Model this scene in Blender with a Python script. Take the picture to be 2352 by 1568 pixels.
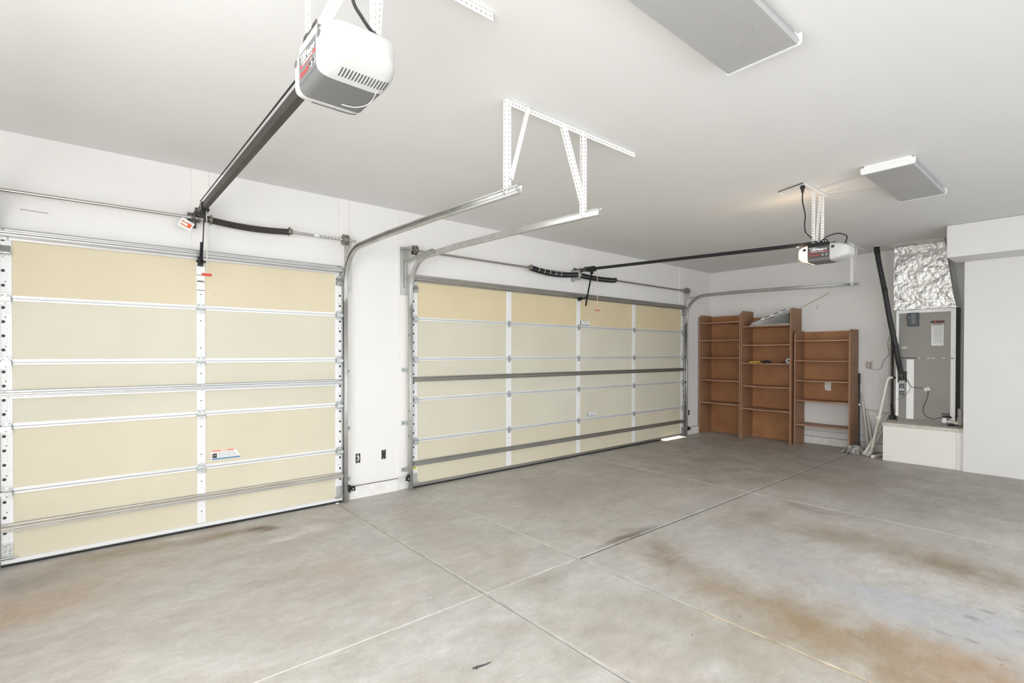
import bpy, math, random
from mathutils import Vector, Matrix, noise
R=math.radians
sc=bpy.context.scene
for o in list(bpy.data.objects): bpy.data.objects.remove(o)
COL=sc.collection
# ------------------------------------------------------------------ camera, world, lights, exposure
H=3.096          # ceiling height
XF=9.376         # far side wall
YAW,PITCH,ROLL=0.699,-0.0084,0.0012
cam=bpy.data.cameras.new('camera'); co=bpy.data.objects.new('camera',cam); COL.objects.link(co)
F=Vector((math.sin(YAW)*math.cos(PITCH),math.cos(YAW)*math.cos(PITCH),math.sin(PITCH)))
Rt=Vector((math.cos(YAW),-math.sin(YAW),0)); Up=Rt.cross(F)
R2=Rt*math.cos(ROLL)+Up*math.sin(ROLL); U2=-Rt*math.sin(ROLL)+Up*math.cos(ROLL)
m=Matrix((R2,U2,-F)).transposed().to_4x4(); m.translation=Vector((0,-5.0622,1.5213))
co.matrix_world=m
cam.sensor_width=36; cam.lens=36*1151.678/2352; cam.shift_y=(820.16-784)/2352
cam.clip_start=.05; cam.clip_end=100
sc.camera=co
sc.view_settings.view_transform='Standard'; sc.view_settings.look='None'
sc.view_settings.gamma=1; sc.view_settings.use_curve_mapping=False
sc.view_settings.exposure=-0.05
w=bpy.data.worlds.new('world'); sc.world=w; w.use_nodes=True
w.node_tree.nodes['Background'].inputs[0].default_value=(.80,.90,1,1)
w.node_tree.nodes['Background'].inputs[1].default_value=.6
def area(name,loc,rot,sx,sy,power,col):
    l=bpy.data.lights.new(name,'AREA'); l.shape='RECTANGLE'; l.size=sx; l.size_y=sy; l.energy=power; l.color=col
    o=bpy.data.objects.new(name,l); o.location=loc; o.rotation_euler=rot; COL.objects.link(o); return o
# daylight through the open bay behind the camera and the doorway in the right wall; the left pair is added fill light
area('daylight_back',(3.2,-11,2.0),(R(90),0,0),11,4,330,(.97,.985,1))
area('daylight_back_low',(2.6,-7.05,1.6),(R(60),0,0),7,2.5,65,(.97,.985,1))
area('daylight_side',(8.75,-5.72,1.15),(R(90),0,R(90)),1.5,2.0,8,(.80,.90,1))
area('fill_left',(-5,-5.4,1.7),(R(90),0,R(-90)),6.0,3,90,(.98,.99,1))
area('fill_left_near',(-1.57,-4.5,1.35),(R(90),0,R(-90)),3.2,2.3,155,(.98,.99,1))
sun=bpy.data.lights.new('sun','SUN'); sun.energy=60; sun.angle=R(.6); sun.color=(1,.95,.86)
so=bpy.data.objects.new('sun',sun); so.rotation_euler=(R(-80.5),0,R(10)); COL.objects.link(so)

# ------------------------------------------------------------------ materials
MATS={}
def nt(name):
    mt=bpy.data.materials.new(name); mt.use_nodes=True; n=mt.node_tree
    return mt,n,n.nodes['Principled BSDF']
def mat(name,col,rough=.5,metal=0,var=.06,scale=6,bump=0,bscale=60,emit=None,spec=.5,stretch=(1,1,1),coat=0):
    if name in MATS: return MATS[name]
    mt,n,b=nt(name); MATS[name]=mt
    tc=n.nodes.new('ShaderNodeTexCoord'); mp=n.nodes.new('ShaderNodeMapping'); mp.inputs['Scale'].default_value=stretch
    n.links.new(tc.outputs['Object'],mp.inputs[0])
    ns=n.nodes.new('ShaderNodeTexNoise'); ns.inputs['Scale'].default_value=scale; ns.inputs['Detail'].default_value=5
    n.links.new(mp.outputs[0],ns.inputs[0])
    cr=n.nodes.new('ShaderNodeValToRGB'); cr.color_ramp.elements[0].position=.3; cr.color_ramp.elements[1].position=.7
    cr.color_ramp.elements[0].color=tuple(c*(1-var) for c in col)+(1,); cr.color_ramp.elements[1].color=tuple(min(1,c*(1+var)) for c in col)+(1,)
    n.links.new(ns.outputs[0],cr.inputs[0]); n.links.new(cr.outputs[0],b.inputs['Base Color'])
    b.inputs['Roughness'].default_value=rough; b.inputs['Metallic'].default_value=metal
    b.inputs['Specular IOR Level'].default_value=spec
    if coat: b.inputs['Coat Weight'].default_value=coat
    if bump:
        n2=n.nodes.new('ShaderNodeTexNoise'); n2.inputs['Scale'].default_value=bscale; n2.inputs['Detail'].default_value=3
        n.links.new(mp.outputs[0],n2.inputs[0]); bp=n.nodes.new('ShaderNodeBump'); bp.inputs['Strength'].default_value=bump; bp.inputs['Distance'].default_value=.01
        n.links.new(n2.outputs[0],bp.inputs['Height']); n.links.new(bp.outputs[0],b.inputs['Normal'])
    if emit: b.inputs['Emission Color'].default_value=emit[0]+(1,); b.inputs['Emission Strength'].default_value=emit[1]
    return mt
WALL=mat('wall_paint',(.80,.79,.775),.85,var=.012,scale=2,bump=.07,bscale=45)
CEIL=mat('ceiling_paint',(.775,.77,.76),.9,var=.012,scale=1.5,bump=.05,bscale=40)
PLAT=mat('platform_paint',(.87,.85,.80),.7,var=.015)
TRIM=mat('board_paint',(.815,.80,.78),.7,var=.015,bump=.08,bscale=60)
CURB=mat('curb_paint',(.80,.79,.77),.85,var=.07,scale=14,bump=.6,bscale=55)
CRACK=mat('dark_gap',(.10,.09,.08),.9)
SEAM=mat('rail_seam',(.12,.12,.125),.6)
WHITE=mat('white_enamel',(.84,.84,.84),.45,var=.015)
PERF=mat('white_perforated_steel',(.86,.85,.83),.5,var=.02)
STILE=mat('painted_steel_stile',(.80,.81,.82),.45,var=.02)
HOLE=mat('punched_hole',(.03,.03,.035),.6)
RAILM=mat('meeting_rail_steel',(.76,.77,.77),.40,.3,var=.05,scale=3,stretch=(.3,6,6))
GALV=mat('galvanized_steel',(.56,.56,.54),.36,.85,var=.14,scale=9,stretch=(.6,2,2))
GALVD=mat('strut_steel',(.40,.39,.36),.36,.85,var=.12,scale=5,stretch=(.4,3,3))
TRACKM=mat('track_steel',(.55,.55,.53),.5,.8,var=.10,scale=8)
HINGE=mat('hinge_steel',(.50,.52,.51),.45,.7,var=.18,scale=60)
ZINC=mat('zinc_shaft',(.50,.49,.47),.3,.9,var=.08)
IRON=mat('dark_iron',(.115,.105,.095),.45,.6,var=.25,scale=40)
OPRAIL=mat('oiled_rail_steel',(.055,.050,.044),.5,.4,var=.25,scale=22,stretch=(1,.15,1))
BLACK=mat('black_metal',(.018,.018,.02),.38,.3,var=.2)
RUBBER=mat('black_rubber',(.02,.02,.022),.55,var=.2)
LENS=mat('opener_white_plastic',(.54,.54,.53),.35,var=.01)
GREY=mat('opener_grey_steel',(.175,.175,.175),.5,.2,var=.04)
DGREY=mat('opener_dark_label',(.075,.075,.072),.45,var=.03)
BEIGE=mat('opener_chassis',(.62,.57,.52),.5,.2,var=.04)
RED=mat('red_plastic',(.62,.05,.04),.4,var=.08)
REDINK=mat('red_ink',(.55,.07,.06),.6)
WINK=mat('white_ink',(.9,.9,.9),.6)
KINK=mat('black_ink',(.03,.03,.035),.6)
GINK=mat('grey_ink',(.35,.36,.38),.6)
BINK=mat('blue_ink',(.07,.20,.38),.6)
OINK=mat('orange_red_ink',(.75,.13,.05),.6)
PAPER=mat('label_paper',(.82,.82,.80),.6,var=.02)
YEL=mat('yellow_sticker',(.80,.74,.16),.6)
ALU=mat('aluminium',(.70,.70,.70),.35,.8,var=.06,stretch=(.3,3,3))
WOOD=mat('raw_wood',(.36,.21,.12),.7,var=.15,scale=8)
LATH=mat('pale_lath',(.56,.52,.43),.7,var=.1)
PVC=mat('pvc_pipe',(.74,.70,.63),.4,var=.05)
OFF=mat('off_white_plastic',(.62,.60,.55),.5,var=.04)
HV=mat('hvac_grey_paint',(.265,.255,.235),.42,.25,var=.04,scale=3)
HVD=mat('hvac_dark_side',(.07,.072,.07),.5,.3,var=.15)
LIP=mat('worn_platform_edge',(.62,.58,.52),.7,var=.22,scale=70,bump=.3)
ORANGE=mat('yellow_glove',(.80,.50,.06),.8,var=.3,scale=50)
STRING=mat('mop_string',(.50,.49,.46),.9,var=.3,scale=80)
EXT=mat('driveway_concrete',(.5,.48,.45),.9)
TAPE=mat('foil_tape_white',(.95,.95,.95),.4,0,var=.04,scale=20)

def wood(name,c1,c2):
    mt,n,b=nt(name)
    tc=n.nodes.new('ShaderNodeTexCoord'); mp=n.nodes.new('ShaderNodeMapping'); mp.inputs['Scale'].default_value=(3,3,3)
    n.links.new(tc.outputs['Object'],mp.inputs[0])
    a=n.nodes.new('ShaderNodeTexNoise'); a.inputs['Scale'].default_value=1.1; a.inputs['Detail'].default_value=6
    n.links.new(mp.outputs[0],a.inputs[0])
    r=n.nodes.new('ShaderNodeValToRGB'); r.color_ramp.elements[0].position=.32; r.color_ramp.elements[1].position=.68
    r.color_ramp.elements[0].color=c1+(1,); r.color_ramp.elements[1].color=c2+(1,)
    n.links.new(a.outputs[0],r.inputs[0])
    g=n.nodes.new('ShaderNodeTexNoise'); g.inputs['Scale'].default_value=240; g.inputs['Detail'].default_value=2
    n.links.new(tc.outputs['Object'],g.inputs[0])
    mx=n.nodes.new('ShaderNodeMixRGB'); mx.blend_type='MULTIPLY'; mx.inputs[0].default_value=.35
    gr=n.nodes.new('ShaderNodeValToRGB'); gr.color_ramp.elements[0].position=.35; gr.color_ramp.elements[1].position=.6; gr.color_ramp.elements[0].color=(.45,.45,.45,1)
    n.links.new(g.outputs[0],gr.inputs[0]); n.links.new(r.outputs[0],mx.inputs[1]); n.links.new(gr.outputs[0],mx.inputs[2])
    # pale scuffs
    s=n.nodes.new('ShaderNodeTexNoise'); s.inputs['Scale'].default_value=5; s.inputs['Detail'].default_value=8; s.inputs['Roughness'].default_value=.75
    mp2=n.nodes.new('ShaderNodeMapping'); mp2.inputs['Scale'].default_value=(1,.5,2.5); n.links.new(tc.outputs['Object'],mp2.inputs[0]); n.links.new(mp2.outputs[0],s.inputs[0])
    sr=n.nodes.new('ShaderNodeValToRGB'); sr.color_ramp.elements[0].position=.6; sr.color_ramp.elements[1].position=.82
    sr.color_ramp.elements[1].color=(.55,.55,.55,1)
    n.links.new(s.outputs[0],sr.inputs[0])
    m2=n.nodes.new('ShaderNodeMixRGB'); m2.inputs[2].default_value=(.45,.33,.26,1)
    n.links.new(sr.outputs[0],m2.inputs[0]); n.links.new(mx.outputs[0],m2.inputs[1]); n.links.new(m2.outputs[0],b.inputs['Base Color'])
    b.inputs['Roughness'].default_value=.55
    return mt
BOARD=wood('brown_fibreboard',(.365,.165,.07),(.46,.22,.095))
BOARDS=wood('brown_fibreboard_panel',(.285,.15,.08),(.365,.195,.105))
EDGE=mat('worn_board_edge',(.34,.19,.12),.7,var=.2,scale=30)

def cream(name,col):
    mt,n,b=nt(name)
    tc=n.nodes.new('ShaderNodeTexCoord'); a=n.nodes.new('ShaderNodeTexNoise'); a.inputs['Scale'].default_value=1.3; a.inputs['Detail'].default_value=5
    n.links.new(tc.outputs['Object'],a.inputs[0])
    r=n.nodes.new('ShaderNodeValToRGB'); r.color_ramp.elements[0].position=.35; r.color_ramp.elements[1].position=.7
    r.color_ramp.elements[0].color=(col[0]*.96,col[1]*.955,col[2]*.94,1); r.color_ramp.elements[1].color=tuple(min(1,c*1.03) for c in col)+(1,)
    n.links.new(a.outputs[0],r.inputs[0])
    # fine woven emboss of the backing sheet
    wv=n.nodes.new('ShaderNodeTexWave'); wv.inputs['Scale'].default_value=60; wv.bands_direction='X'; n.links.new(tc.outputs['Object'],wv.inputs[0])
    # tiny dirt specks
    v=n.nodes.new('ShaderNodeTexVoronoi'); v.inputs['Scale'].default_value=5; n.links.new(tc.outputs['Object'],v.inputs[0])
    vr=n.nodes.new('ShaderNodeValToRGB'); vr.color_ramp.elements[0].position=.016; vr.color_ramp.elements[1].position=.026; vr.color_ramp.elements[0].color=(.45,.36,.26,1); vr.color_ramp.elements[1].color=(1,1,1,1)
    n.links.new(v.outputs[0],vr.inputs[0])
    mx=n.nodes.new('ShaderNodeMixRGB'); mx.blend_type='MULTIPLY'; mx.inputs[0].default_value=1
    n.links.new(r.outputs[0],mx.inputs[1]); n.links.new(vr.outputs[0],mx.inputs[2]); n.links.new(mx.outputs[0],b.inputs['Base Color'])
    bp=n.nodes.new('ShaderNodeBump'); bp.inputs['Strength'].default_value=.04; bp.inputs['Distance'].default_value=.003
    n.links.new(wv.outputs[0],bp.inputs['Height']); n.links.new(bp.outputs[0],b.inputs['Normal'])
    b.inputs['Roughness'].default_value=.62
    return mt
CREAM_A=cream('yellow_cream_backer',(.645,.575,.42))
CREAM_B=cream('cream_backer',(.62,.598,.495))
CREAM_C=cream('cream_backer_warm',(.63,.585,.457))
CREAM_D=cream('deep_yellow_backer',(.66,.57,.375))  # top sections get yellower tones than the sections below

def foil():
    mt,n,b=nt('duct_foil')
    tc=n.nodes.new('ShaderNodeTexCoord')
    a=n.nodes.new('ShaderNodeTexNoise'); a.inputs['Scale'].default_value=9; a.inputs['Detail'].default_value=6; a.inputs['Distortion'].default_value=1.6
    c=n.nodes.new('ShaderNodeTexNoise'); c.inputs['Scale'].default_value=58; c.inputs['Detail'].default_value=4; c.inputs['Distortion'].default_value=.8
    n.links.new(tc.outputs['Object'],a.inputs[0]); n.links.new(tc.outputs['Object'],c.inputs[0])
    b1=n.nodes.new('ShaderNodeBump'); b1.inputs['Strength'].default_value=.5; b1.inputs['Distance'].default_value=.02
    b2=n.nodes.new('ShaderNodeBump'); b2.inputs['Strength'].default_value=1.0; b2.inputs['Distance'].default_value=.006
    n.links.new(a.outputs[0],b1.inputs['Height']); n.links.new(c.outputs[0],b2.inputs['Height']); n.links.new(b1.outputs[0],b2.inputs['Normal']); n.links.new(b2.outputs[0],b.inputs['Normal'])
    b.inputs['Base Color'].default_value=(.82,.82,.81,1); b.inputs['Metallic'].default_value=.95; b.inputs['Roughness'].default_value=.27
    return mt
FOIL=foil()

def diffuser():
    mt,n,b=nt('prismatic_diffuser')
    tc=n.nodes.new('ShaderNodeTexCoord')
    ck=n.nodes.new('ShaderNodeTexVoronoi'); ck.inputs['Scale'].default_value=130; ck.inputs['Randomness'].default_value=0
    n.links.new(tc.outputs['Object'],ck.inputs[0])
    bp=n.nodes.new('ShaderNodeBump'); bp.inputs['Strength'].default_value=.5; bp.inputs['Distance'].default_value=.003
    n.links.new(ck.outputs[0],bp.inputs['Height']); n.links.new(bp.outputs[0],b.inputs['Normal'])
    # dead insects and dust inside
    v=n.nodes.new('ShaderNodeTexVoronoi'); v.inputs['Scale'].default_value=11; n.links.new(tc.outputs['Object'],v.inputs[0])
    vr=n.nodes.new('ShaderNodeValToRGB'); vr.color_ramp.elements[0].position=.03; vr.color_ramp.elements[1].position=.05; vr.color_ramp.elements[0].color=(.25,.24,.23,1); vr.color_ramp.elements[1].color=(.62,.62,.615,1)
    n.links.new(v.outputs[0],vr.inputs[0])
    # three lamps seen as soft bands through the acrylic are real tubes; the sheet only has a mild tone
    n.links.new(vr.outputs[0],b.inputs['Base Color'])
    b.inputs['Roughness'].default_value=.4; b.inputs['Transmission Weight'].default_value=.35
    return mt
DIFF=diffuser()

def floor_mat():
    mt,n,b=nt('stained_concrete'); L=n.links
    geo=n.nodes.new('ShaderNodeNewGeometry')
    def noise_(scale,detail=5,rough=.55,dist=0,stretch=(1,1,1)):
        mp=n.nodes.new('ShaderNodeMapping'); mp.inputs['Scale'].default_value=stretch; L.new(geo.outputs['Position'],mp.inputs[0])
        x=n.nodes.new('ShaderNodeTexNoise'); x.inputs['Scale'].default_value=scale; x.inputs['Detail'].default_value=detail; x.inputs['Roughness'].default_value=rough; x.inputs['Distortion'].default_value=dist
        L.new(mp.outputs[0],x.inputs[0]); return x
    def ramp(src,p0,p1,c0,c1):
        r=n.nodes.new('ShaderNodeValToRGB'); r.color_ramp.elements[0].position=p0; r.color_ramp.elements[1].position=p1
        r.color_ramp.elements[0].color=c0+(1,); r.color_ramp.elements[1].color=c1+(1,); L.new(src,r.inputs[0]); return r.outputs[0]
    def mix(fac,a,bc,mode='MIX'):
        x=n.nodes.new('ShaderNodeMixRGB'); x.blend_type=mode
        if isinstance(fac,float): x.inputs[0].default_value=fac
        else: L.new(fac,x.inputs[0])
        L.new(a,x.inputs[1])
        if isinstance(bc,tuple): x.inputs[2].default_value=bc+(1,)
        else: L.new(bc,x.inputs[2])
        return x.outputs[0]
    base=ramp(noise_(.9,7,.6,.3).outputs[0],.32,.68,(.50,.475,.44),(.615,.605,.585))
    # faint directional trowel / tyre drag
    dr=ramp(noise_(4.5,9,.72,.2,(.6,1.15,1)).outputs[0],.33,.68,(.83,.815,.795),(1.07,1.07,1.07)); base=mix(1.0,base,dr,'MULTIPLY')
    pk=ramp(noise_(1.7,5,.6,.5).outputs[0],.55,.75,(0,0,0),(.45,.45,.45)); base=mix(pk,base,(.44,.335,.26))
    # slab-to-slab: older, browner concrete in the far bay
    # distorted coordinates for the stain outlines
    wn=noise_(1.9,6,.62); wc=n.nodes.new('ShaderNodeVectorMath'); wc.operation='SUBTRACT'; L.new(wn.outputs['Color'],wc.inputs[0]); wc.inputs[1].default_value=(.5,.5,.5)
    ws=n.nodes.new('ShaderNodeVectorMath'); ws.operation='SCALE'; ws.inputs['Scale'].default_value=.75; L.new(wc.outputs[0],ws.inputs[0])
    wp=n.nodes.new('ShaderNodeVectorMath'); wp.operation='ADD'; L.new(geo.outputs['Position'],wp.inputs[0]); L.new(ws.outputs[0],wp.inputs[1])
    wp2=n.nodes.new('ShaderNodeVectorMath'); wp2.operation='MULTIPLY_ADD'; L.new(wc.outputs[0],wp2.inputs[0]); wp2.inputs[1].default_value=(.25,.25,0); L.new(geo.outputs['Position'],wp2.inputs[2])
    mod=ramp(noise_(3.2,7,.68).outputs[0],.25,.62,(.25,.25,.25),(1,1,1))
    def blob(cx,cy,rx,ry,ang,col,st,tight=False,hard=0.0):
        if tight not in (True,False): hard=.1; tight=False; rx*=1.25; ry*=1.25
        nonlocal base
        mp=n.nodes.new('ShaderNodeMapping'); mp.vector_type='TEXTURE'
        mp.inputs['Location'].default_value=(cx,cy,0); mp.inputs['Rotation'].default_value=(0,0,R(ang)); mp.inputs['Scale'].default_value=(rx,ry,1e3)
        L.new((wp2 if tight else wp).outputs[0],mp.inputs[0])
        ln=n.nodes.new('ShaderNodeVectorMath'); ln.operation='LENGTH'; L.new(mp.outputs[0],ln.inputs[0])
        mr=n.nodes.new('ShaderNodeMapRange'); mr.interpolation_type='SMOOTHSTEP'; mr.inputs['From Min'].default_value=1.0; mr.inputs['From Max'].default_value=hard; mr.inputs['To Max'].default_value=st
        L.new(ln.outputs['Value'],mr.inputs[0])
        x=n.nodes.new('ShaderNodeMath'); x.operation='MULTIPLY'; L.new(mr.outputs[0],x.inputs[0])
        if tight: x.inputs[1].default_value=1
        else: L.new(mod,x.inputs[1])
        base=mix(x.outputs[0],base,col)
    BR=(.26,.195,.125); OR=(.42,.285,.175); DK=(.19,.165,.14); TAN=(.38,.295,.20); OL=(.40,.365,.285)
    # the far bays are older and browner
    blob(7.4,-1.6,3.0,2.4,0,(.285,.25,.212),.85,hard=.35); blob(7.4,-3.8,2.4,1.9,0,(.31,.28,.24),.8,hard=.35)
    blob(4.3,-1.3,1.9,1.4,0,(.38,.335,.29),.75); blob(2.3,-1.0,.45,1.0,0,(.40,.36,.32),.5); blob(5.45,-1.2,.15,1.4,0,(.30,.27,.23),.4)
    # by the single door
    blob(-.35,-.95,.75,.5,0,OR,.75); blob(-.35,-.42,.45,.25,0,DK,.65); blob(.2,-.25,.9,.24,0,TAN,.85); blob(.0,-.65,1.1,.40,0,OR,.4)
    blob(1.10,-.36,.19,.10,-5,(.14,.10,.07),1.0,True); blob(1.17,-.44,.16,.10,10,(.20,.145,.10),.9,True); blob(.86,-.33,.45,.12,0,(.33,.25,.17),.85,True)
    blob(1.22,-.72,.36,.07,15,(.74,.72,.70),.9,True); blob(1.47,-.62,.10,.12,30,(.72,.70,.68),.8,True); blob(.55,-.17,.30,.07,0,(.70,.67,.63),.8,True)
    blob(1.3,-1.62,.28,.5,20,(.50,.39,.31),.55)
    # brown wheel track between the centre joint and the blue-grey patch
    blob(3.33,-2.9,.26,.34,5,BR,.85,.5); blob(3.12,-3.5,.30,.55,4,TAN,.95,.5); blob(3.10,-4.1,.34,.55,0,(.35,.26,.16),.95,.5); blob(3.16,-4.6,.40,.45,-8,OR,.9,.5)
    blob(2.95,-4.3,.5,.8,0,(.37,.28,.175),.75); blob(2.55,-3.8,.34,.75,-8,OL,.75); blob(2.3,-3.3,.5,.7,0,(.44,.415,.35),.5)
    # bluish sky reflection painted into the concrete colour
    blob(3.75,-4.35,.42,.75,4,(.50,.515,.55),.95,hard=.3); blob(3.9,-3.4,.38,.8,4,(.47,.475,.49),.7)
    # second wheel track
    blob(4.70,-4.2,.36,.95,3,(.33,.265,.18),.85,hard=.1); blob(4.66,-4.45,.20,.5,3,(.26,.20,.125),.8); blob(4.80,-3.55,.32,.75,6,(.35,.29,.225),.8); blob(4.65,-2.95,.34,.25,0,(.31,.275,.235),.6); blob(5.42,-3.1,.16,.6,-12,(.26,.23,.195),.6)
    blob(4.35,-3.0,.35,.25,0,(.36,.32,.28),.5)
    blob(3.42,-2.505,.55,.065,0,(.18,.165,.145),.95,True); blob(3.6,-2.44,.40,.10,0,(.30,.265,.23),.6); blob(2.35,-2.65,.25,.12,0,(.33,.30,.26),.6,True)
    # small dark tyre-drip spots, clustered
    v=n.nodes.new('ShaderNodeTexVoronoi'); v.inputs['Scale'].default_value=7; mpv=n.nodes.new('ShaderNodeMapping'); mpv.inputs['Scale'].default_value=(1.6,.7,1); mpv.inputs['Rotation'].default_value=(0,0,R(25)); L.new(wp2.outputs[0],mpv.inputs[0]); L.new(mpv.outputs[0],v.inputs[0])
    sp=ramp(v.outputs[0],.10,.28,(1,1,1),(0,0,0))
    mp=n.nodes.new('ShaderNodeMapping'); mp.vector_type='TEXTURE'; mp.inputs['Location'].default_value=(4.0,-4.62,0); mp.inputs['Rotation'].default_value=(0,0,0); mp.inputs['Scale'].default_value=(1.2,.42,1e3); L.new(wp.outputs[0],mp.inputs[0])
    ln=n.nodes.new('ShaderNodeVectorMath'); ln.operation='LENGTH'; L.new(mp.outputs[0],ln.inputs[0])
    mr=n.nodes.new('ShaderNodeMapRange'); mr.inputs['From Min'].default_value=1; mr.inputs['From Max'].default_value=.2; mr.inputs['To Max'].default_value=.55; L.new(ln.outputs['Value'],mr.inputs[0])
    x=n.nodes.new('ShaderNodeMath'); x.operation='MULTIPLY'; L.new(mr.outputs[0],x.inputs[0]); L.new(sp,x.inputs[1]); base=mix(x.outputs[0],base,(.15,.13,.11))
    # pale and dark flecks everywhere
    v2=n.nodes.new('ShaderNodeTexVoronoi'); v2.inputs['Scale'].default_value=6.3; L.new(geo.outputs['Position'],v2.inputs[0])
    f=ramp(v2.outputs[0],.035,.06,(.6,.6,.6),(0,0,0)); base=mix(f,base,(.68,.66,.63))
    v3=n.nodes.new('ShaderNodeTexVoronoi'); v3.inputs['Scale'].default_value=4.1; v3.inputs['Randomness'].default_value=1; L.new(geo.outputs['Position'],v3.inputs[0])
    f=ramp(v3.outputs[0],.02,.035,(.8,.8,.8),(0,0,0)); base=mix(f,base,(.16,.12,.09))
    gr=ramp(noise_(75,6,.75,0,(.7,1.2,1)).outputs[0],.3,.7,(.89,.885,.875),(1.08,1.08,1.08)); base=mix(1.0,base,gr,'MULTIPLY')
    gm=ramp(noise_(13,9,.74,.3,(.75,1.15,1)).outputs[0],.32,.70,(.885,.88,.865),(1.11,1.11,1.11)); base=mix(1.0,base,gm,'MULTIPLY')
    L.new(base,b.inputs['Base Color'])
    rr=ramp(noise_(2.2,6,.6).outputs[0],.3,.7,(.42,.42,.42),(.62,.62,.62)); L.new(rr,b.inputs['Roughness'])
    bn=noise_(35,6,.6); bp=n.nodes.new('ShaderNodeBump'); bp.inputs['Strength'].default_value=.12; bp.inputs['Distance'].default_value=.01; L.new(bn.outputs[0],bp.inputs['Height']); L.new(bp.outputs[0],b.inputs['Normal'])
    return mt
FLOOR=floor_mat()
JDARK=mat('joint_dirt',(.13,.115,.10),.95,var=.4,scale=9)
JLIGHT=mat('joint_filler_grey',(.555,.53,.495),.9,var=.18,scale=7)
JOINT=mat('joint_filler_sand',(.57,.485,.37),.9,var=.35,scale=7)

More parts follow.
